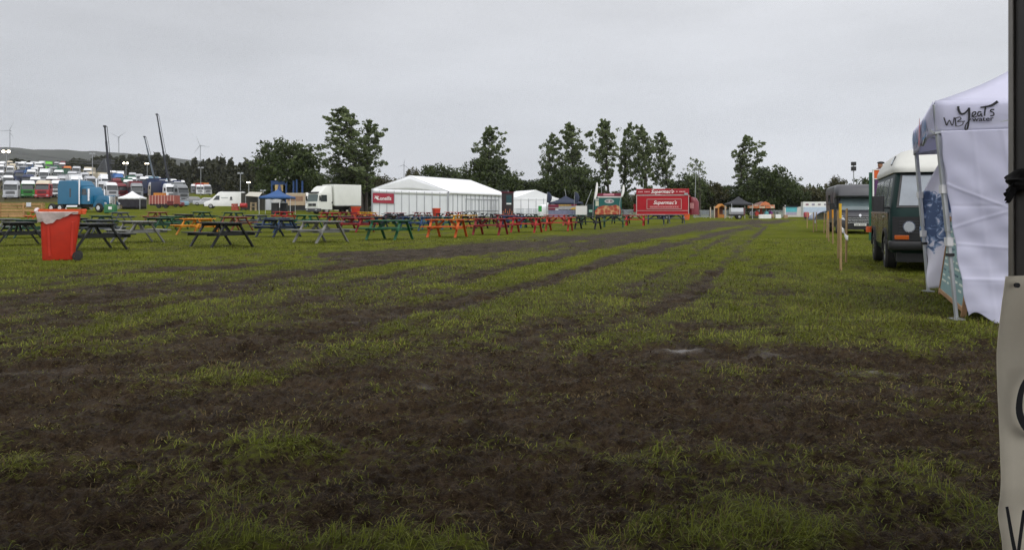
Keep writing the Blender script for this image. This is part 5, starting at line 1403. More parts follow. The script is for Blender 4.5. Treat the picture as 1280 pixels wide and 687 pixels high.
def stalls_and_rides():
    # dark menu tower between the marquees
    r = thing('menu_tower', 'tall dark kiosk tower with teal poster between the two white marquees', 'kiosk', at(634, 98), RAD(-6))
    MB().mm((-.68, 0, 0), (.68, 1.1, 3.05)).build('body', mat('kiosk_dark', (.022, .012, .014), .5, var=.2), r, bevel=.02)
    MB().mm((-.10, -.03, 1.55), (.55, -.005, 2.75)).build('poster', mat('poster_teal', (.012, .05, .06), .4, var=.3), r)
    MB().mm((-.08, -.045, 1.62), (.50, -.03, 1.78)).build('poster_strip', WHITE, r)
    MB().mm((-.75, -.1, 3.05), (.75, 1.2, 3.13)).build('roof', MAROON, r)
    f = MB()
    for k in range(5): f.bar((-.55 + k * .27, -.12, .3), (-.45 + k * .27, -.12, .3 + .5 + .25 * (k % 2)), .09, .05)
    f.box((0, -.10, .42), (1.3, .08, .10)); f.build('orange_trim', mat('kiosk_orange', (.38, .12, .06), .6, var=.3), r)
    # a long dark stage truss roof behind
    r = thing('stall_roof_frame', 'dark flat roofed stall standing behind the right end of the big marquee', 'stall', at(618, 122), RAD(-5))
    MB().mm((-2.2, 0, 3.6), (2.0, 2.2, 3.9)).build('roof', BLACK, r)
    for x in (-2.1, 1.9):
        for y in (.1, 2.1): MB().bar((x, y, 0), (x, y, 3.6), .1, .1).build('post', BLACK, r)
    MB().mm((-2.1, 2.0, 0), (1.9, 2.1, 3.6)).build('back_panel', BLACK, r)
    # striped bar stall with navy canopy
    r = thing('bar_stall', 'long bar stall with maroon and yellow boards under the navy canopy', 'stall', at(703, 108), RAD(-3))
    MB().mm((-1.9, 0, 0), (1.9, .7, .98)).build('counter', mat('bar_grey_blue', (.17, .18, .27), .6, var=.25, scale=2), r)
    b = MB().mm((-1.9, -.03, 1.05), (1.9, .05, 1.5)).build('fascia', mat('bar_grey', (.33, .32, .33), .6, var=.2), r)
    MB().mm((-1.92, -.06, 1.32), (-.5, -.03, 1.72)).build('maroon_board', MAROON, r); MB().mm((-1.92, -.05, .98), (-.95, -.032, 1.24)).build('maroon_panel', MAROON, r)
    MB().mm((-.5, -.06, 1.50), (1.2, -.03, 1.72)).build('yellow_board', mat('board_ochre', (.33, .20, .05), .6, var=.4, scale=3), r)
    MB().mm((1.2, -.06, 1.50), (1.92, -.03, 1.72)).build('maroon_end', MAROON, r)
    MB().panel([(1.0, -.06, 1.06), (1.92, -.06, 1.0), (1.92, -.06, 1.42), (1.4, -.06, 1.28)], .02).build('yellow_wedge', YEL, r)
    for x in (-1.85, 1.85): MB().bar((x, .4, 0), (x, .4, 1.8), .08, .08).build('post', GREY, r)
    popup('navy stretched canopy over the striped bar stall', 707, 111, 0, 4.6, 3.0, 2.02, 2.95, NAVY)
    for (u, v0, lab, lean) in ((683, 240, 'dark navy feather flag left of the navy canopy', .0), (717.5, 240, 'navy feather flag at the right side of the navy canopy', .0)):
        feather_flag(lab, u, 105, v0, 253, NAVY, .12, .62)
    feather_flag('white feather flag leaning at the left of the green food trailer', 741, 96, 228, 249, WLET, .45, .30)
    feather_flag('white feather flag leaning at the right of the green food trailer', 774, 96, 231, 246, WLET, .45, .30)
    for i, (u, v0, l, lab) in enumerate(((709, 236, -.35, 'thin grey pole leaning left above the navy canopy'), (733, 237, .75, 'pale pole leaning right of the navy canopy'), (752, 226, 0, 'upright pale pole behind the green food trailer'), (804, 224, 0, 'slim pale pole rising behind the red catering trailer'), (869, 212, .1, 'thin grey pole beside the sparse tree'))):
        p = at(u, 116); r = thing('pole', lab, 'pole', p)
        MB().bar((-l, 0, 0), (l, 0, zv(v0, 116) - p.z), .07, .07).build('shaft', GREY, r)
    # white cabinet, green sign disc tent
    r = thing('white_cabinet', 'white cabinet trailer between the striped bar and the green food trailer', 'trailer', at(727, 106), RAD(-4))
    MB().mm((-.78, 0, .3), (.78, 1.4, 1.52)).build('body', WHITE, r, bevel=.03); MB().mm((-.8, -.02, 1.5), (.8, 1.42, 1.56)).build('lid', WHITE, r)
    MB().tube((0, .1, .22), (0, .3, .22), .22, 12).build('wheel', RUBBER, r); MB().bar((.6, .2, 0), (.6, .2, .35), .06, .06).bar((-.6, .2, 0), (-.6, .2, .35), .06, .06).build('prop_legs', GREY, r)
    r = thing('ticket_tent', 'small rounded white tent with a green panel beside the smaller marquee', 'tent', at(680, 112), 0)
    MB().rings([(.0, -.75, .75, 0, 1.4, .3), (1.25, -.72, .72, 0, 1.4, .3), (1.62, -.55, .55, .1, 1.2, .4), (1.74, -.2, .2, .4, .9, .3)], cn=4).build('tent_skin', PVC, r, smooth=60)
    MB().mm((-.80, -.03, .72), (-.32, 0, 1.5)).build('green_panel', mat('panel_green', (.03, .28, .05), .5), r)
    r = thing('dark_cabinet', 'dark drinks cabinet standing left of the green food trailer', 'cabinet', at(739, 104), 0)
    MB().mm((-.5, 0, 0), (.42, .7, 1.75)).build('cabinet', mat('cabinet_dark', (.015, .03, .028), .3, var=.2), r, bevel=.02); MB().mm((-.3, -.02, .75), (.15, .0, 1.05)).build('label_panel', mat('cabinet_green', (.25, .42, .33), .4), r)
    # barriers
    proto = None
    for i, (u, Y) in enumerate(((783, 112), (790, 113), (876, 118), (886, 119), (897, 120), (907, 120), (970, 124), (978, 124), (668, 122), (676, 122), (645, 120), (655, 121))):
        if proto is None:
            proto = MB(); 
            for z in (.12, 1.08): proto.bar((-1.15, 0, z), (1.15, 0, z), .045, .045)
            for k in range(19): proto.bar((-1.15 + k * .1278, 0, .12), (-1.15 + k * .1278, 0, 1.08), .03, .03)
            for x in (-.8, .8): proto.bar((x, -.3, .02), (x, .3, .02), .05, .04).bar((x, 0, .02), (x, 0, .14), .04, .04)
            o = proto.build('crowd_barrier', mat('barrier_steel', (.40, .43, .47), .4, metal=.4), None, smooth=0)
        else: o = o.copy(); COL.objects.link(o)
        o.location = at(u, Y); o.rotation_euler = (0, 0, RAD((-4, 6, 3)[i % 3]))
        place = ['left of the red catering trailer', 'just left of the red catering trailer locker', 'right of the red catering trailer nose', 'second to the right of the red catering trailer', 'before the wooden playhouse', 'beside the right post of the wooden playhouse', 'right of the little carousel', 'between the carousel and blue white stand', 'in front of the right part of the smaller marquee', 'under the green panel of the rounded tent', 'in front of the left part of the smaller marquee', 'in front of the middle of the smaller marquee'][i]
        tag(o, f'grey steel crowd barrier {place}', 'barrier', 'steel crowd barriers by the stalls')
    # wooden playhouse arch
    r = thing('playhouse', 'small orange timber playhouse with arched gable left of the black gazebo', 'playhouse', at(902.5, 117), RAD(6))
    wd = wood('playhouse_wood', (.42, .17, .03), .6)
    MB().mm((-.62, 0, 0), (-.42, .15, 1.5)).mm((.42, 0, 0), (.62, .15, 1.5)).mm((-.62, .02, 0), (.62, .12, .5)).build('front', wd, r)
    MB().prism([(-.78, 1.42), (0, 2.05), (.78, 1.42), (.60, 1.40), (0, 1.80), (-.60, 1.40)], -.05, 1.4).build('roof', wd, r, smooth=0)
    MB().mm((-.6, 1.3, 0), (.6, 1.4, 1.6)).build('back_wall', mat('playhouse_red', (.16, .05, .03), .7), r)
    for i, (u, h) in enumerate(((888, 1.5), (893, 1.6), (907, 1.9), (912, 1.5))):
        r = thing('timber_post', ['pale timber post right of the red catering trailer', 'pale timber post left of the orange playhouse', 'taller pale timber post right of the orange playhouse', 'pale timber post under the left edge of the black gazebo'][i], 'post', at(u, 113), 0, 'pale timber posts around the playhouse')
        MB().mm((-.07, -.07, 0), (.07, .07, h)).build('shaft', mat('pale_timber', (.40, .34, .26), .7, var=.2), r); MB().mm((-.09, -.09, h), (.09, .09, h + .05)).build('cap', mat('pale_timber', (.4, .34, .26)), r)
    # black gazebo with little catering trailer under it
    popup('black pop up gazebo with pointed roof over the small white trailer', 923, 104, 4, 2.75, 2.75, 1.98, 2.92, mat('black_tent', (.022, .023, .028), .7, var=.15))
    r = thing('catering_cart', 'small white and black catering cart with one visible wheel under the black gazebo', 'cart', at(922, 100), RAD(-4))
    MB().mm((-.82, 0, .62), (.72, 1.2, 1.40)).build('body', mat('cart_white', (.58, .60, .64), .35, var=.08), r, bevel=.03)
    MB().mm((-.84, -.02, .62), (.74, .0, .92)).build('grey_band', mat('cart_grey', (.22, .22, .24), .4), r)
    MB().mm((-.85, .0, .40), (.75, 1.2, .60)).build('chassis', BLACK, r); MB().mm((.74, -.0, .45), (.90, 1.2, 1.42)).build('end_panel', mat('cart_end', (.10, .02, .02), .5), r)
    for y in (.05, 1.15):
        w = MB().tube((.22, y - .1, .30), (.22, y + .1, .30), .30, 16).build('wheel', RUBBER, r); MB().tube((.22, y - .12, .30), (.22, y + .12, .30), .14, 12).build('hub', HUB, w)
    # carousel
    r = thing('carousel', 'small fairground carousel with scalloped orange rim', 'carousel', at(951.5, 112), 0)
    OR = mat('carousel_orange', (.55, .17, .07), .45, var=.2, scale=3); CRm = mat('carousel_cream', (.55, .42, .30), .5)
    MB().tube((0, 0, 0), (0, 0, 2.1), .18, 12).build('centre_pole', mat('carousel_red', (.5, .05, .015), .45), r)
    MB().tube((0, 0, .0), (0, 0, .18), 1.7, 24).build('deck', DARK, r)
    rim = MB(); rim2 = MB()
    for k in range(14):
        a = 2 * pi * k / 14; q = MB(); c = Vector((cos(a) * 1.75, sin(a) * 1.75, 1.58))
        M = Matrix.Rotation(a + pi / 2, 4, 'Z')
        (rim if k % 2 else rim2).box(c, (.76, .06, .40), M=M); (rim2 if k % 2 else rim).box(c + Vector((0, 0, .18)), (.5, .08, .18), M=M)
    rim.build('rim_panels', OR, r); rim2.build('rim_pale_panels', CRm, r)
    MB().tube((0, 0, 1.72), (0, 0, 2.32), 1.7, 18, .12).build('canopy', mat('carousel_canopy', (.11, .035, .02), .5, var=.2), r)
    MB().prism([(-.72, 1.76), (.72, 1.76), (.5, 2.1), (0, 2.3), (-.5, 2.1)], -1.88, -1.80).build('crest', OR, r, smooth=0)
    for k, c in enumerate(((.10, .30, .32), (.22, .05, .20), (.52, .07, .02), (.08, .32, .34), (.3, .3, .34), (.40, .05, .04))):
        a = 2 * pi * k / 6 - 1.3
        q = MB().rings([(.35, cos(a) * 1.25 - .24, cos(a) * 1.25 + .24, sin(a) * 1.25 - .3, sin(a) * 1.25 + .3, .1), (.75, cos(a) * 1.25 - .28, cos(a) * 1.25 + .28, sin(a) * 1.25 - .34, sin(a) * 1.25 + .34, .12), (1.0, cos(a) * 1.25 - .1, cos(a) * 1.25 + .1, sin(a) * 1.25 - .1, sin(a) * 1.25 + .2, .05)])
        q.tube((cos(a) * 1.25, sin(a) * 1.25, .18), (cos(a) * 1.25, sin(a) * 1.25, 1.6), .03, 6); q.build('ride_seat', mat(f'seat_{k}', c, .4), r)
    proto = None
    for i, (u, Y, w, h, lab) in enumerate(((951, 108, .55, .5, 'white block left of the carousel pole in front of it'), (958.5, 108, 1.1, .52, 'wide white block in front of the carousel'), (972.5, 110, .75, .5, 'white block on the grass right of the carousel'), (965, 111, .45, .55, 'tan block beside the wide white block by the carousel'), (982, 112, .5, .45, 'little white block by the blue white stand'))):
        o = MB().rings([(0, -w / 2, w / 2, -.2, .2, .03), (h, -w / 2, w / 2, -.2, .2, .03), (h + .03, -w / 2 + .04, w / 2 - .04, -.16, .16, .03)]).build('barrier_block', mat('block_tan', (.36, .24, .15), .6) if 'tan' in lab else WHITE)
        o.location = at(u, Y); tag(o, lab, 'block', 'low blocks around the carousel')
    # blue and white stand, white unit with pictures
    r = thing('side_stall', 'low white stall with turquoise front board near the tree line', 'stall', at(994, 116), RAD(-8))
    MB().mm((-1.42, 0, .15), (1.42, 1.6, 1.62)).build('body', mat('stall_cream', (.56, .53, .50), .5, var=.08), r); MB().mm((-1.3, -.03, .85), (.25, -.004, 1.58)).build('turquoise_board', mat('board_turquoise', (.10, .42, .48), .5, var=.2), r)
    MB().mm((-1.5, -.15, 1.60), (.4, .4, 1.70)).build('awning', NAVY, r); MB().mm((-1.3, -.025, .45), (.2, -.004, .78)).build('lilac_board', mat('board_lilac', (.36, .33, .44), .5), r)
    MB().bar((-1.4, 0, 0), (-1.4, 0, 1.85), .12, .12).bar((1.3, .1, 0), (1.3, .1, .2), .1, .1).build('corner_post', WHITE, r)
    r = thing('exhibition_unit', 'white exhibition trailer with a row of small pictures, left of the dark grey horse lorry', 'trailer', at(1021, 108), RAD(-12))
    MB().mm((-1.75, 0, .3), (1.75, 2.2, 2.25)).build('body', WHITE, r, bevel=.03)
    for k in range(4):
        MB().mm((-1.42 + k * .78, -.03, 1.78), (-1.05 + k * .78, -.004, 2.02)).build('picture', mat(f'picture_{k}', ((.25, .14, .18), (.28, .26, .34), (.30, .26, .28), (.26, .25, .30))[k], .5, var=.4, scale=5), r)
    MB().mm((-1.7, -.035, .8), (1.7, -.012, 1.55)).build('pale_blue_panel', mat('pale_blue', (.45, .53, .64), .5, var=.12), r)
    MB().tube((-.4, .15, .32), (-.4, .4, .32), .32, 14).build('wheel', RUBBER, r); MB().tube((.4, .15, .32), (.4, .4, .32), .32, 14).build('wheel', RUBBER, r)
    r = thing('generator', 'small red generator on wheels in front of the white exhibition trailer', 'generator', at(1009, 102), 0)
    MB().rings([(.15, -.26, .26, 0, .6, .05), (.75, -.28, .28, 0, .6, .06), (.9, -.18, .18, .1, .5, .05)]).build('body', mat('gen_red', (.30, .04, .05), .5, var=.2), r)
    for s in (-1, 1): MB().tube((s * .2, -.04, .14), (s * .2, .06, .14), .14, 12).build('wheel', RUBBER, r)
    r = thing('arched_tent', 'low grey arched fabric shelter with dark hoop left of the dark grey horse lorry', 'tent', at(1034, 70), RAD(0))
    def ar(s, t): a = pi * s; return (cos(a) * 1.05, 1.6 * t, sin(a) * .72 + .3)
    MB().sheet(ar, 16, 6).build('fabric', mat('arch_fabric', (.30, .33, .40), .6, var=.15), r, smooth=60, solid=.02)
    MB().path([(cos(a) * 1.08, -.02, sin(a) * .75 + .3) for a in np.linspace(0, pi, 14)], .05, 6).build('hoop', mat('hoop_blue', (.05, .06, .10), .5), r)
    for s in (-1, 1): MB().bar((s * 1.06, 0, 0), (s * 1.06, 0, .32), .07, .07).build('leg', GREY, r)
    MB().sheet(lambda s, t: (cos(pi * s) * 1.0 * (1 - t), 1.5, sin(pi * s) * .68 * (1 - t) + .3), 14, 4).build('end_panel', mat('arch_end', (.42, .40, .36), .6, var=.2), r, smooth=0, solid=.02)
    # painted figure board behind the camper
    Y = 30; p = at(1098.5, Y); r = thing('figure_board', 'tall narrow orange and purple board topped by a painted man in black beret', 'sign board', p, RAD(-6))
    zt = zv(212, Y) - p.z
    MB().panel([(-.14, 0, 0), (.10, 0, 0), (.20, 0, zt - .36), (-.17, 0, zt - .36)], .03).build('purple_panel', mat('panel_purple', (.075, .02, .09), .5), r)
    MB().panel([(-.17, -.005, zt - .34), (.135, -.005, zt - .34), (.20, -.005, zt - .02), (-.19, -.005, zt - .02)], .035).build('orange_panel', mat('panel_orange', (.56, .09, .012), .5), r)
    f = MB().bar((-.20, -.02, 0), (-.21, -.02, zt), .045, .06).bar((.12, -.02, 0), (.21, -.02, zt), .03, .05).box((0, -.03, zt), (.44, .06, .035)).box((-.01, -.04, zt - .35), (.34, .03, .03)); f.build('frame', WHITE, r)
    MB().mm((-.32, .05, 0), (-.22, .12, zt - .10)).build('back_post', mat('board_green', (.01, .09, .05), .5), r)
    hd = MB(); hd.ball((.06, .02, zt + .16), .105, 14, 0, (.85, .9, 1.15)); hd.ball((-.005, -.06, zt + .15), .022, 8).tube((.05, .03, zt - .01), (.06, .02, zt + .09), .055, 10)
    h = hd.build('head', mat('skin_painted', (.34, .17, .10), .6), r)
    MB().ball((.08, .02, zt + .255), .125, 16, 0, (1.05, 1.0, .42)).build('beret', BLACK, h)
    for dx in (-.02, .07): MB().ball((dx, -.075, zt + .185), .011, 8).build('eye', BLACK, h)
    MB().rings([(zt - .0, -.10, .20, -.05, .09, .05), (zt + .05, -.06, .16, -.04, .08, .05), (zt + .08, 0, .11, -.03, .07, .03)]).build('shoulders', mat('figure_brown', (.12, .04, .05), .6), h)
    # camera mast
    p = at(1067, 70); zt = zv(204, 70) - p.z
    r = thing('speaker_mast', 'slim mast carrying two stacked dark loudspeakers behind the horse lorry', 'mast', p)
    MB().tube((0, 0, 0), (0, 0, zt), .05, 8).build('shaft', GREY, r); MB().box((0, 0, zt - .05), (.34, .3, .32)).build('loudspeaker', BLACK, r); MB().box((0, 0, zt - .48), (.34, .3, .36)).build('loudspeaker', BLACK, r)

def left_side():
    # blue gazebo, awning stall, tan stall, fair ride
    popup('blue pop up gazebo in front of the fairground ride', 347, 88, 6, 3.3, 3.3, 1.95, 2.75, BLUEF)
    for i, (u, Y, c, lab) in enumerate(((343, 87, (.02, .02, .022), 'dark cabinet under the left of the blue gazebo'), (354, 88, (.03, .03, .03), 'dark cabinet under the right of the blue gazebo'))):
        r = thing('drinks_cabinet', lab, 'cabinet', at(u, Y), 0)
        MB().mm((-.35, 0, 0), (.35, .6, 1.25)).build('cabinet', mat('cabinet_black', c, .5), r, bevel=.02); MB().mm((-.37, -.02, 1.25), (.37, .6, 1.3)).build('top', GREY, r)
    r = thing('fairground_ride', 'tall blue steel fairground ride frame with yellow picture panel', 'fairground ride', at(353, 118), 0)
    BL = mat('ride_blue', (.012, .045, .14), .45, var=.12); z = lambda v: zv(v, 118) - float(ground(0, 0)) - at(353, 118).z
    f = MB()
    for u in (340, 358, 371, 378, 367): f.bar(((u - 353) * .118, 0, 0), ((u - 353) * .118, 0, z(226) + (0 if u != 371 else .2)), .24, .24)
    f.build('columns', BL, r)
    MB().mm((-13.5 * .118, -.1, z(231)), (6 * .118, .25, z(226))).build('sign_board', BL, r)
    for k in range(4): MB().ball(((-8 + k * 5.5) * .118, -.2, z(224.5) + .25 * (k % 2)), .14, 8).build('lamp_globe', mat('globe_white', (.6, .6, .55), .4), r)
    MB().mm((-9 * .118, -.15, z(239)), (1 * .118, -.05, z(231))).build('picture_panel', mat('ride_yellow', (.42, .30, .12), .5, var=.5, scale=3), r)
    MB().prism([(-6.5 * .118, z(240)), (0, z(240)), (-2 * .118, z(232)), (-4 * .118, z(230))], -.22, -.17).build('figure_panel', mat('ride_figure', (.05, .08, .22), .5, var=.4, scale=5), r, smooth=0)
    MB().mm((-14 * .118, -.3, 0), (26 * .118, 2, .4)).build('platform', DARK, r)
    MB().mm((-13 * .118, -.12, .4), (-2 * .118, -.05, 2.0)).build('skirt', mat('ride_white', (.5, .5, .5), .5), r)
    r = thing('awning_stall', 'dark stall with cream awning and red boxes right of the white panel van', 'stall', at(311, 108), RAD(-4))
    MB().mm((-1.5, 1.0, 0), (1.5, 2.2, 2.35)).build('back', mat('stall_dark', (.035, .032, .025), .6, var=.3), r)
    MB().panel([(-.3, -.5, 1.9), (1.6, -.5, 1.75), (1.5, 1.0, 2.4), (-.3, 1.0, 2.45)], .04).build('awning', mat('awning_cream', (.42, .40, .34), .6), r)
    for x in (-.25, 1.5): MB().bar((x, -.45, 0), (x, -.45, 1.8), .06, .06).build('post', GREY, r)
    for i, (u, c, w, lab) in enumerate(((293.5, (.30, .05, .03), .9, 'red brown crate stack at the left of the awning stall'), (303.5, (.34, .03, .03), .9, 'red barbecue drum in front of the awning stall'), (316, (.34, .26, .16), .7, 'tan wooden chair like rack by the awning stall'))):
        q = thing('goods_stack', lab, 'goods', at(u, 104), 0)
        m_ = mat(f'goods_{i}', c, .6, var=.3)
        if i == 0:
            for k in range(3): MB().mm((-w / 2, 0, k * .3), (w / 2 - .1 * k, .5, k * .3 + .27)).build('crate', m_, q)
        elif i == 1:
            MB().tube((-.42, .3, .65), (.42, .3, .65), .3, 16).build('drum', m_, q)
            for x in (-.3, .3): MB().bar((x, .3, 0), (x, .3, .4), .08, .3).build('leg', BLACK, q)
        else:
            for x in (-.3, .3): MB().mm((x - .05, 0, 0), (x + .05, .1, 1.1)).mm((x - .05, .4, 0), (x + .05, .5, 1.1)).build('side', m_, q)
            MB().mm((-.35, 0, .5), (.35, .5, .58)).mm((-.35, 0, .95), (.35, .5, 1.03)).build('shelf', m_, q)
    r = thing('white_stall', 'white fabric sided stall between the awning stall and the blue gazebo', 'stall', at(328, 112), RAD(2))
    MB().mm((-.95, 0, 0), (.95, 1.8, 1.75)).build('walls', mat('stall_white', (.60, .62, .66), .6, var=.06), r); MB().prism([(-1.05, 1.75), (1.05, 1.75), (0, 2.1)], -.05, 1.85).build('roof', mat('stall_white_roof', (.60, .62, .66), .6), r, smooth=0)
    r = thing('tan_stall_lorry', 'tan sided lorry with white cab parked between the blue gazebo and box lorry', 'lorry', at(374, 106), RAD(4))
    MB().mm((-1.7, 0, .9), (.75, 2.4, 2.5)).build('tan_body', mat('tan_body', (.40, .30, .20), .5, var=.08), r, bevel=.03); MB().mm((-1.72, -.02, 2.36), (.77, 2.42, 2.54)).build('roof_edge', mat('tan_edge', (.45, .38, .28), .5), r)
    MB().mm((-1.5, -.03, 1.5), (.5, -.004, 2.1)).build('serving_board', mat('tan_board', (.24, .14, .09), .5, var=.3, scale=2), r)
    MB().rings([(.5, .75, 1.75, .0, 2.2, .15), (1.5, .75, 1.8, .0, 2.2, .18), (2.2, .75, 1.7, .1, 2.2, .2), (2.6, .75, 1.55, .3, 2.1, .2)]).build('cab', WHITE, r)
    MB().panel([(.95, -.02, 1.2), (1.62, -.02, 1.2), (1.58, .0, 1.75), (.95, .0, 1.75)], .03).build('cab_window', GLASS, r)
    MB().mm((-1.6, .1, .35), (1.6, 2.1, .9)).build('chassis', BLACK, r)
    for x in (-1.0, 1.3): MB().tube((x, .02, .42), (x, .3, .42), .42, 14).build('wheel', RUBBER, r)
    # bins by the marquee
    wheelie_bin('orange red wheelie bin beside the rear of the white box lorry', 444.5, 86, -30, 'r', False, 1.12)
    wheelie_bin('orange red wheelie bin in front of the marquee gable', 545.5, 84, 25, 'r', False, 1.10)
    # small white topped gazebo with dark sides
    popup('small gazebo with white pointed top and dark side walls near the blue truck', 165.5, 110, 8, 2.85, 2.85, 1.62, 2.5, PVC, mat('dark_walls', (.018, .016, .022), .7, var=.2))
    # red slatted trailer
    r = thing('slatted_trailer', 'pale red slatted livestock trailer with orange lamp bar', 'trailer', at(202, 122), RAD(-4))
    RS = mat('slat_red', (.36, .10, .08), .5, var=.2, scale=2)
    s = MB()
    for z in (.7, 1.05, 1.4, 1.75): s.mm((-2.0, 0, z), (2.0, .08, z + .2))
    s.mm((-2.0, .1, .65), (2.0, 1.8, 1.95)); s.build('slatted_body', RS, r)
    q = MB()
    for k in range(9): q.mm((-2.0 + k * .48, -.03, .6), (-1.88 + k * .48, .0, 2.0))
    q.build('uprights', mat('slat_pale', (.48, .28, .24), .5), r)
    MB().mm((-1.4, .2, 1.97), (.1, 1.2, 2.35)).build('lamp_bar', mat('lamp_orange', (.5, .2, .03), .5, var=.2), r)
    MB().mm((-1.9, .1, .4), (1.9, 1.7, .66)).build('chassis', BLACK, r)
    for x in (-.5, .6): MB().tube((x, .0, .36), (x, .25, .36), .36, 14).build('wheel', RUBBER, r)
    MB().mm((.9, -.05, .5), (1.9, -.02, 1.1)).build('dark_panel', mat('slat_dark', (.12, .02, .02), .5), r)
    # timber barrier on the left
    r = thing('timber_barrier', 'low barrier of stacked tan timber baulks along the left of the field', 'timber barrier', at(14, 72), RAD(-3))
    TW = wood('tan_timber', (.36, .21, .09), .65, worn=.2)
    rng = random.Random(9)
    for k, z in enumerate((.12, .36, .62, .90, 1.16)):
        x = -5.5
        b = MB()
        x1 = 3.1 if k > 1 else 1.4
        while x < x1:
            w = min(rng.uniform(2.2, 3.8), x1 - x); b.box((x + w / 2, rng.uniform(-.05, .05), z), (w - .06, .32, .22)); x += w
        b.build('baulk', TW, r, bevel=.02)
    for x in (-3.2, -1.0, 1.2, 2.9): MB().mm((x, -.22, 0), (x + .14, -.10, 1.3)).build('upright', TW, r)
    MB().mm((1.55, -.22, .95), (1.98, -.17, 1.32)).build('notice', mat('notice_white', (.55, .56, .60), .5, var=.15), r)
    r = thing('green_tank', 'small green water tank with pale label in front of the blue truck', 'tank', at(136, 86), RAD(4))
    MB().rings([(.1, -.55, .55, 0, .9, .12), (.85, -.58, .58, 0, .9, .15), (1.0, -.45, .45, .1, .8, .15)]).build('tank_body', mat('tank_green', (.015, .11, .035), .5, var=.15), r, smooth=50)
    MB().mm((-.05, -.03, .45), (.32, -.002, .75)).build('tank_label', WHITE, r); MB().tube((0, .45, 1.0), (0, .45, 1.08), .14, 12).build('tank_cap', BLACK, r)
    for x in (-.4, .4): MB().box((x, .45, .05), (.12, .8, .11)).build('skid', BLACK, r)

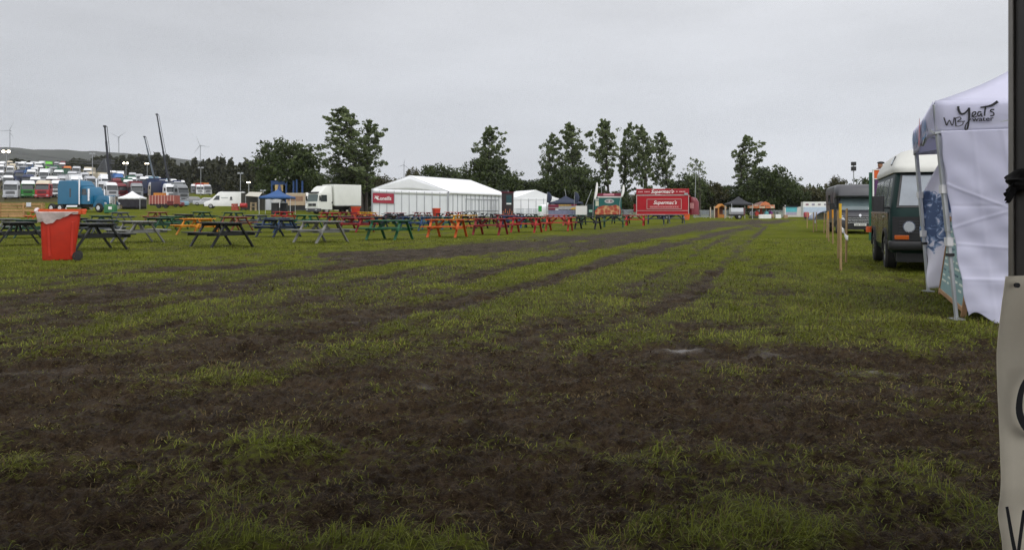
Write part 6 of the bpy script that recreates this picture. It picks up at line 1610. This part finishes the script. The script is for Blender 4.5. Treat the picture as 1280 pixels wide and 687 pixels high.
def far_structures():
    # crane booms
    DK = mat('crane_dark', (.02, .022, .03), .5)
    BLU = mat('crane_blue', (.03, .09, .26), .45)
    for (u0, v0, u1, v1, Y, m, lab) in ((131, 158, 139, 226, 175, DK, 'black raised crane boom at the left in front of the pylon'), (180.5, 171, 196, 229, 240, mat('crane_grey', (.09, .11, .13), .5), 'shorter grey blue raised crane boom between the two taller dark ones'), (196, 143, 213, 229, 225, DK, 'tallest dark raised crane boom leaning left')):
        p = at(u1, Y); top = Vector(((u0 - u1) / F * Y, 0, zv(v0, Y) - p.z)); r = thing('crane', lab, 'crane', p, 0, 'raised crane booms')
        n = 4
        for k in range(n):
            a = top * (k / n) + Vector((0, 0, 1.8 if k == 0 else 0)); b = top * ((k + 1) / n + (.03 if k < n - 1 else 0))
            w = .48 - .07 * k
            MB().bar(a, b, w, w).build('boom_section', m, r)
        MB().box(top, (.5, .5, .4)).build('boom_head', DK, r)
        MB().bar(top + Vector((.5, 0, 0)), (.4, 0, 2.2), .09, .09).build('cable', DK, r)
        MB().rings([(.5, -1.2, 1.2, -4, 4, .2), (1.7, -1.2, 1.2, -4, 4, .2)]).build('carrier', BLU, r)
        MB().rings([(1.7, -1.1, .2, -3.6, -1.9, .1), (3.1, -1.0, .1, -3.4, -1.9, .1)]).build('cab', BLU, r)
        for y in (-3, -1, 1.2, 3):
            for s in (-1, 1): MB().wheel((s * 1.05, y, .6), .6, .4, n=12).build('wheel', RUBBER, r)
    # pylon and wires
    Y = 420; p = at(131, Y); zt = zv(199, Y) - p.z
    r = thing('electricity_pylon', 'grey lattice electricity pylon with crossarms behind the black crane boom', 'pylon', p)
    ST = mat('pylon_steel', (.09, .095, .10), .5, metal=.4)
    b = MB(); hw = lambda z: 2.6 * (1 - z / zt) ** 1.1 + .45
    lv = np.linspace(0, zt, 9)
    for s in (-1, 1):
        for q in (-1, 1):
            for z0, z1 in zip(lv[:-1], lv[1:]):
                b.bar((s * hw(z0), q * hw(z0), z0), (s * hw(z1), q * hw(z1), z1), .42, .42)
                b.bar((s * hw(z0), q * hw(z0), z0), (-s * hw(z1), q * hw(z1), z1), .26, .26)
    b.build('lattice_tower', ST, r)
    for z, L_ in ((zv(204.5, Y) - p.z, 9.0), (zv(201, Y) - p.z, 5.5)):
        MB().bar((-L_, 0, z), (L_, 0, z), .32, .32).bar((-L_, 0, z), (0, 0, z + 1.3), .2, .2).bar((L_, 0, z), (0, 0, z + 1.3), .2, .2).build('crossarm', ST, r)
    wr = MB()
    za = p.z + zv(204.5, Y) - p.z
    for dx, zo in ((-9, 0), (9, 0), (-5.5, 1.4)):
        a = Vector((p.x + dx, Y, za + zo)); c = Vector((-330 + dx, 470, za + zo + 17)); prev = a
        for k in range(1, 17):
            t = k / 16; q = a.lerp(c, t) - Vector((0, 0, 5 * 4 * t * (1 - t) * .5)); wr.tube(prev, q, .11, 4, caps=False); prev = q
    w = wr.build('power_line', ST); tag(w, 'three grey overhead wires running from the pylon to the left edge', 'power line')
    # floodlights
    LIT = mat('lamp_lit', (1, .9, .75), .5, emit=(1, .86, .62, 16))
    for i, (u, v, vb, Y, lit, lab) in enumerate(((8, 189.5, 212, 330, 2, 'lit twin floodlight on a mast at the far left'), (157.5, 204, 218, 260, 1.3, 'bright lit floodlight on a mast behind the right hand lorries'), (184, 204.5, 220, 280, .9, 'smaller lit floodlight beside the grey blue crane boom'), (311, 228, 244, 160, .8, 'warm lit floodlight low down before the dark trees'),
                                              (115.5, 192, 218, 230, 0, 'unlit twin head floodlight mast beside the black crane boom'), (251, 209.5, 226, 240, 0, 'unlit twin head lamp mast above the grass bank'), (300.5, 216.5, 232, 190, 0, 'slim unlit white lamp mast before the dark trees'), (329, 238, 250, 118, 0, 'small unlit lamp post left of the fairground ride'))):
        p = at(u, Y); z = zv(v, Y) - p.z
        r = thing('floodlight_mast', lab, 'floodlight', p, 0, 'floodlight masts')
        MB().tube((0, 0, 0), (0, 0, z), .10, 6, .07).build('mast', GREY, r)
        for s in (-1, 1):
            h = MB().box((s * .55 * Y / 260, 0, z), (.7 * Y / 260, .3, .5 * Y / 260)).build('lamp_head', GREY if not lit else DARK, r)
            if lit:
                MB().ball((s * .42 * Y / 260 * lit, -.25, z), .26 * Y / 260 * lit, 12, 0, (1, .5, .8)).build('lamp_face', LIT, h)
    # wind turbines
    TW = mat('turbine_white', (.34, .36, .38), .5)
    for i, (u, vh, R, Y, a0, lab) in enumerate(((12.3, 163.5, 25, 2000, 62, 'distant wind turbine on the hill at the far left'), (148.5, 171.5, 24, 2000, 32, 'distant wind turbine on the hill with two blades up like a V'), (250.5, 182, 25, 2000, 112, 'distant wind turbine above the dark trees left of the big tree'), (505, 206, 19, 2200, 80, 'faint distant wind turbine above the marquee roof'), (388, 190, 18, 2300, 75, 'faint far wind turbine beside the big round tree'))):
        z = zv(vh, Y); x = (u - UC) / F * Y
        r = thing('wind_turbine', lab, 'wind turbine', (x, Y, 60 if u < 300 else 20), 0, 'wind turbines on the far hill')
        zb = z - r.location.z
        MB().tube((0, 0, -40), (0, 0, zb), 1.8, 10, 1.1).build('tower', TW, r)
        MB().rings([(zb - 1.2, -1.3, 1.3, -3, 4, .6), (zb + 1.2, -1.2, 1.2, -3, 4, .6)]).build('nacelle', TW, r)
        for k in range(3):
            a = RAD(a0 + 120 * k); c = Vector((0, -3.4, zb)); d = Vector((cos(a), 0, sin(a))); n = Vector((-sin(a), 0, cos(a)))
            MB().add([c + n * .6 + Vector((0, .3, 0)), c - n * .6 + Vector((0, .3, 0)), c + d * R * .25 - n * 1.1, c + d * R - n * .25, c + d * R + n * .25, c + d * R * .25 + n * .9, c + d * R * .2 + Vector((0, -.7, 0)), c + Vector((0, -.6, 0))],
                     [(0, 1, 2, 5), (5, 2, 3, 4), (7, 6, 2, 1), (7, 0, 5, 6), (6, 5, 4), (6, 3, 2), (6, 4, 3), (0, 7, 1)]).build('blade', TW, r, smooth=0)
    # telegraph poles
    for u, lab in ((579, 'left pole of the pair of telegraph poles above the marquee roof'), (585.5, 'right pole of the pair of telegraph poles above the marquee roof')):
        Y = 220; p = at(u, Y); z = zv(212.5, Y) - p.z
        r = thing('telegraph_pole', lab, 'pole', p, 0, 'telegraph poles'); MB().tube((0, 0, 0), (0, 0, z), .17, 8, .12).build('shaft', mat('pole_wood', (.10, .085, .07), .8), r)
        MB().bar((-1.3 if u > 580 else -.4, 0, z - .25), (.5, 0, z - .25), .14, .16).build('crossarm', mat('pole_wood', (.1, .085, .07)), r)
    # houses
    for (u, Y, w, ve, vr, col, lab) in ((425, 240, 3.3, 226.5, 222.5, (.46, .44, .36), 'cream house with slate roof among trees beyond the box lorry'), (402.5, 200, 3.4, 234, 228.5, (.25, .25, .25), 'grey roofed bungalow just showing above the cab of the box lorry')):
        p = at(u, Y); e = zv(ve, Y) - p.z; rg = zv(vr, Y) - p.z
        r = thing('house', lab, 'house', p, RAD(3))
        MB().mm((-w / 2, 0, -1), (w / 2, 5, e)).build('wall', mat('render_' + str(u), col, .8), r, smooth=0)
        MB().prism([(-.3, e - .1), (5.3, e - .1), (2.5, rg)], -w / 2 - .25, w / 2 + .25, 'x').build('roof', mat('slate', (.07, .075, .085), .7, var=.15), r, smooth=0)
        for x in (-.9, .7): MB().mm((x - .35, -.05, e - 1.5), (x + .35, .0, e - .45)).build('window', GLASS, r)
        MB().mm((w / 2 - .6, 2.2, rg - .4), (w / 2 - .1, 2.9, rg + .9)).build('chimney', mat('chimney', (.25, .22, .18), .8), r)

def planting():
    pop = [tree_meshes('poplar', 18, 6.2, 100 + i, .24, 5600, lean=(-.08, -.05, -.10, -.06, -.08)[i], bare=(.2, .27, .16, .30, .24)[i], lmat=LEAFP, bmat=BARK) for i in range(5)]
    rnd = [tree_meshes('round', 10, 9.5, 200 + i, .26, 8000, bare=.10, lmat=(LEAFD, LEAFO, LEAFD)[i], bmat=BARK) for i in range(3)]
    thin = tree_meshes('poplar', 12, 5.5, 300, .22, 700, bare=.35, lmat=LEAFP, bmat=BARK, sparse=.7, lean=-.10)
    def put(ms, H0, u, Y, vt, lab, sx=1.0, rz=0.0, grp='trees along the far field edge'):
        p = at(u, Y); h = zv(vt, Y) - p.z
        return put_tree(ms, p, rz, h / H0, lab, grp, 'tree', sx)
    P = [(pop[2], 449, 138, 135, 'left one of the two tall ragged trees behind the white box lorry', 1.45, .3), (pop[0], 459, 141, 152, 'right one of the two tall ragged trees behind the white box lorry', 1.1, 1.9),
         (pop[1], 608, 152, 159, 'tall poplar standing alone behind the marquee', 1.05, 2.2), (pop[2], 684, 155, 166, 'narrow tall poplar behind the striped bar stall', .85, 4.0), (pop[4], 716, 152, 152, 'broad tall poplar left of the green food trailer', 1.18, 5.1),
         (pop[3], 760, 150, 150, 'leftmost tall poplar of the close group behind the green food trailer', .88, .9), (pop[0], 780, 155, 154, 'slender poplar right above the gap beside the green food trailer', .8, 3.3), (pop[1], 808, 150, 157, 'tall poplar directly behind the red catering trailer sign', .9, 5.6), (pop[2], 836, 153, 165, 'rightmost tall poplar of the group behind the red catering trailer', .95, .2),
         (pop[4], 924, 150, 169, 'tall poplar behind the black gazebo', 1.12, 2.9), (thin, 876, 140, 199, 'thin half bare leaning tree right of the red catering trailer', .9, .4)]
    for ms, u, Y, vt, lab, sx, rz in P: put(ms, 12 if ms is thin else 18, u, Y, vt, lab, sx, rz)
    R = [(rnd[0], 362, 122, 174, 'big round dark tree above the fairground ride', .98, .4), (rnd[2], 342, 128, 206, 'smaller dark tree filling the left of the big round tree', .9, 1.4), (rnd[2], 384, 130, 208, 'dark tree at the right foot of the big round tree', .8, 3.0),
         (rnd[0], 432, 142, 206, 'low dark tree at the foot of the tall ragged pair', .85, 2.0), (rnd[1], 478, 150, 218, 'low olive tree between the ragged pair and the marquee', 1.1, 1.0), (rnd[2], 455, 150, 214, 'dark bush between the trunks of the ragged pair', 1.0, .2),
         (rnd[0], 549, 175, 205, 'round tree above the marquee ridge', .95, .8), (rnd[2], 565, 178, 213, 'smaller round tree joined to the right of the one above the marquee ridge', .9, 2.2), (rnd[1], 517, 175, 209, 'small dark tree top left above the marquee ridge', .55, 2.1),
         (rnd[0], 606, 150, 196, 'dark round tree at the foot of the lone poplar', .95, 2.6), (rnd[2], 637, 148, 214, 'dark tree right of the lone poplar behind the menu tower', 1.0, .9), (rnd[0], 662, 150, 224, 'dark low tree above the smaller marquee', 1.2, 1.7),
         (rnd[2], 690, 146, 214, 'dark tree under the narrow poplar', 1.0, 4.2), (rnd[0], 722, 145, 206, 'dark tree under the broad poplar', 1.0, 5.5), (rnd[2], 748, 148, 234, 'dark bush behind the green food trailer sign', 1.0, 3.6), (rnd[0], 775, 146, 238, 'dark bush between green and red trailers', .95, .6),
         (rnd[1], 803, 150, 238, 'olive tree behind the left of the red catering trailer', .95, 1.2), (rnd[0], 836, 148, 242, 'dark bush behind the right part of the red catering trailer', 1.0, 2.4), (rnd[2], 861, 145, 216, 'dark tree right of the red catering trailer nose', 1.0, 3.1), (rnd[1], 886, 148, 226, 'low olive tree behind the orange playhouse', 1.1, 4.7), (rnd[0], 905, 150, 230, 'dark bush left of the black gazebo', 1.0, 5.2),
         (rnd[0], 962, 140, 207, 'large dark round tree behind the carousel', 1.0, 1.1), (rnd[2], 986, 145, 221, 'dark round tree right of the largest one behind the carousel', 1.0, .5), (rnd[2], 941, 150, 220, 'dark tree at the foot of the poplar by the black gazebo', 1.0, 2.8), (rnd[1], 1046, 150, 219, 'small olive tree standing above the hedge behind the horse lorry', .55, .3),
         (rnd[1], 1012, 150, 232, 'olive hedge tree behind the turquoise stall', 1.3, 1.9), (rnd[1], 1030, 155, 236, 'olive hedge tree behind the exhibition trailer', 1.4, 4.0), (rnd[2], 1085, 150, 222, 'dark tree between the horse lorry and figure board', 1.2, 3.0)]
    for ms, u, Y, vt, lab, sx, rz in R: put(ms, 10, u, Y, vt, lab, sx, rz)
    # far woods
    rng = random.Random(21); rows = []
    us = list(range(-30, 345, 7))
    for u in us:
        vt = float(np.interp(u, [-30, 0, 14, 30, 44, 60, 75, 95, 110, 130, 148, 160, 172, 182, 200, 212, 235, 260, 280, 300, 315, 330, 345], [206, 206, 199, 197, 205, 207, 201, 197, 200, 192, 197, 195, 189, 194, 189, 200, 203, 197, 196, 205, 194, 200, 215]))
        Y = float(np.interp(u, [-30, 110, 160, 250, 345], [520, 500, 420, 330, 230]))
        rows.append((u + rng.uniform(-2, 2), Y + rng.uniform(-15, 15), vt + rng.uniform(-2, 2.5), Y * .009))
    wood_mass('wood', 'dark far wood on the rise behind the lorry park', rows, LEAFF, 5, leaf=.8, per=800)
    rows = []
    for u in range(560, 1140, 9):
        vt = float(np.interp(u, [380, 420, 480, 560, 640, 740, 770, 850, 905, 940, 1000, 1100, 1140], [222, 226, 230, 238, 238, 242, 252, 252, 250, 238, 232, 228, 226])) + rng.uniform(-3, 3)
        rows.append((u, 185 + rng.uniform(-8, 8), vt, 2.2))
    wood_mass('hedge', 'dark overgrown hedge along the far edge of the field', rows, LEAFD, 6, leaf=.42, per=520)
    rows = [(u, 300 + rng.uniform(-20, 20), 228 + rng.uniform(-4, 4), 3.5) for u in range(385, 570, 8)]
    wood_mass('far_hedge', 'grey green far hedge between the big round tree and the marquee', rows, LEAFF, 7, leaf=.5, per=420)

# ------------------------------------------------------------------ sky, light, camera
def world():
    w = bpy.data.worlds.new('World'); S.world = w; w.use_nodes = True
    nt = w.node_tree; N = nt.nodes; L = nt.links; bg = N['Background']
    sky = N.new('ShaderNodeTexSky'); sky.sky_type = 'NISHITA'; sky.sun_disc = False
    sky.sun_elevation = RAD(52); sky.sun_rotation = RAD(150); sky.dust_density = 4; sky.ozone_density = 1.5
    tc = N.new('ShaderNodeTexCoord'); sx = N.new('ShaderNodeSeparateXYZ'); L.new(tc.outputs['Generated'], sx.inputs[0])
    cr = N.new('ShaderNodeValToRGB'); els = cr.color_ramp.elements
    els[0].position = 0.0; els[0].color = (.60, .62, .665, 1); els[1].position = 1; els[1].color = (1.0, 1.0, 1.03, 1)
    e = els.new(.10); e.color = (.575, .595, .64, 1); e = els.new(.27); e.color = (.60, .61, .64, 1); e = els.new(.55); e.color = (.85, .855, .88, 1)
    L.new(sx.outputs['Z'], cr.inputs[0])
    mp = N.new('ShaderNodeMapping'); mp.inputs['Scale'].default_value = (1.0, 1.0, 4.0); L.new(tc.outputs['Generated'], mp.inputs[0])
    nz = N.new('ShaderNodeTexNoise'); nz.inputs['Scale'].default_value = 2.2; nz.inputs['Detail'].default_value = 5; nz.inputs['Roughness'].default_value = .5; L.new(mp.outputs[0], nz.inputs['Vector'])
    mr = N.new('ShaderNodeMapRange'); mr.inputs[1].default_value = .3; mr.inputs[2].default_value = .7; mr.inputs[3].default_value = .86; mr.inputs[4].default_value = 1.09; L.new(nz.outputs['Fac'], mr.inputs[0])
    # the cloud deck is a little brighter to the right, where the sun hides
    ax = N.new('ShaderNodeMapRange'); ax.inputs[1].default_value = -.6; ax.inputs[2].default_value = .6; ax.inputs[3].default_value = .86; ax.inputs[4].default_value = 1.08; L.new(sx.outputs['X'], ax.inputs[0])
    mm = N.new('ShaderNodeMath'); mm.operation = 'MULTIPLY'; L.new(mr.outputs[0], mm.inputs[0]); L.new(ax.outputs[0], mm.inputs[1])
    # and brighter still behind the camera
    ay = N.new('ShaderNodeMapRange'); ay.interpolation_type = 'SMOOTHSTEP'; ay.inputs[1].default_value = .35; ay.inputs[2].default_value = -.7; ay.inputs[3].default_value = 1; ay.inputs[4].default_value = 1.8; L.new(sx.outputs['Y'], ay.inputs[0])
    m0 = N.new('ShaderNodeMath'); m0.operation = 'MULTIPLY'; L.new(mm.outputs[0], m0.inputs[0]); L.new(ay.outputs[0], m0.inputs[1])
    m2 = N.new('ShaderNodeMath'); m2.operation = 'MULTIPLY'; m2.inputs[1].default_value = CLOUD; L.new(m0.outputs[0], m2.inputs[0])
    vs = N.new('ShaderNodeVectorMath'); vs.operation = 'SCALE'; L.new(cr.outputs[0], vs.inputs[0]); L.new(m2.outputs[0], vs.inputs['Scale'])
    mx = N.new('ShaderNodeMix'); mx.data_type = 'RGBA'; mx.inputs[0].default_value = .93
    L.new(sky.outputs[0], mx.inputs[6]); L.new(vs.outputs[0], mx.inputs[7]); L.new(mx.outputs[2], bg.inputs[0])
    bg.inputs[1].default_value = .10
    sl = bpy.data.lights.new('sun', 'SUN'); sl.energy = .9; sl.angle = RAD(35); sl.color = (1, .97, .93)
    so = bpy.data.objects.new('sun', sl); COL.objects.link(so)
    el, az = RAD(52), RAD(150)
    d = Vector((sin(az) * cos(el), cos(az) * cos(el), sin(el)))   # towards the sun
    so.rotation_euler = d.to_track_quat('Z', 'Y').to_euler()
    so.location = (0, -20, 40)

def haze():
    b = MB().mm((-4800, -70, -8), (4800, 3100, 290)).build('haze', [], smooth=0)
    b.data.materials.clear()
    m = bpy.data.materials.new('haze_air'); m.use_nodes = True; N = m.node_tree.nodes; L = m.node_tree.links
    N.remove(N['Principled BSDF'])
    v = N.new('ShaderNodeVolumePrincipled'); v.inputs['Density'].default_value = HAZE; v.inputs['Color'].default_value = (.93, .95, 1, 1); v.inputs['Anisotropy'].default_value = .0
    L.new(v.outputs[0], N['Material Output'].inputs['Volume']); b.data.materials.append(m)
    tag(b, 'thin grey damp haze over the whole field', 'haze', kind='stuff')

CLOUD = 12.2; HAZE = .00007
def main():
    make_field(); make_grass(); make_hill()
    make_tables()
    wheelie_bin('large orange red wheelie bin with clear bag folded over its rim, left foreground', 75.5, 17.9, -62, 'r', True, 1.15)
    camper(); motorhome(); stakes(); gazebo_right(); near_stall()
    truck_park(); cars(); blue_truck(); marquee(); marquee_small(); red_trailer(); green_trailer(); box_lorry(); white_van()
    stalls_and_rides(); left_side(); far_structures(); planting()
    world(); haze()
    c = bpy.data.cameras.new('camera'); c.sensor_width = 36; c.lens = 36 * F / 1280; c.shift_y = -(343.5 - VH) / 1280
    c.clip_start = .05; c.clip_end = 9000
    c.dof.use_dof = False
    o = bpy.data.objects.new('camera', c); COL.objects.link(o); o.location = (0, 0, H); o.rotation_euler = (pi / 2, 0, 0)
    S.camera = o
    S.view_settings.view_transform = 'Standard'; S.view_settings.look = 'None'; S.view_settings.gamma = 1; S.view_settings.exposure = EXPO
    S.cycles.use_denoising = True; S.cycles.denoising_prefilter = 'NONE'; S.cycles.denoising_input_passes = 'RGB_ALBEDO_NORMAL'; S.cycles.max_bounces = 6; S.cycles.transparent_max_bounces = 12; S.cycles.volume_bounces = 1
    S.cycles.use_adaptive_sampling = True; S.cycles.adaptive_threshold = .006
EXPO = 0.0
main()
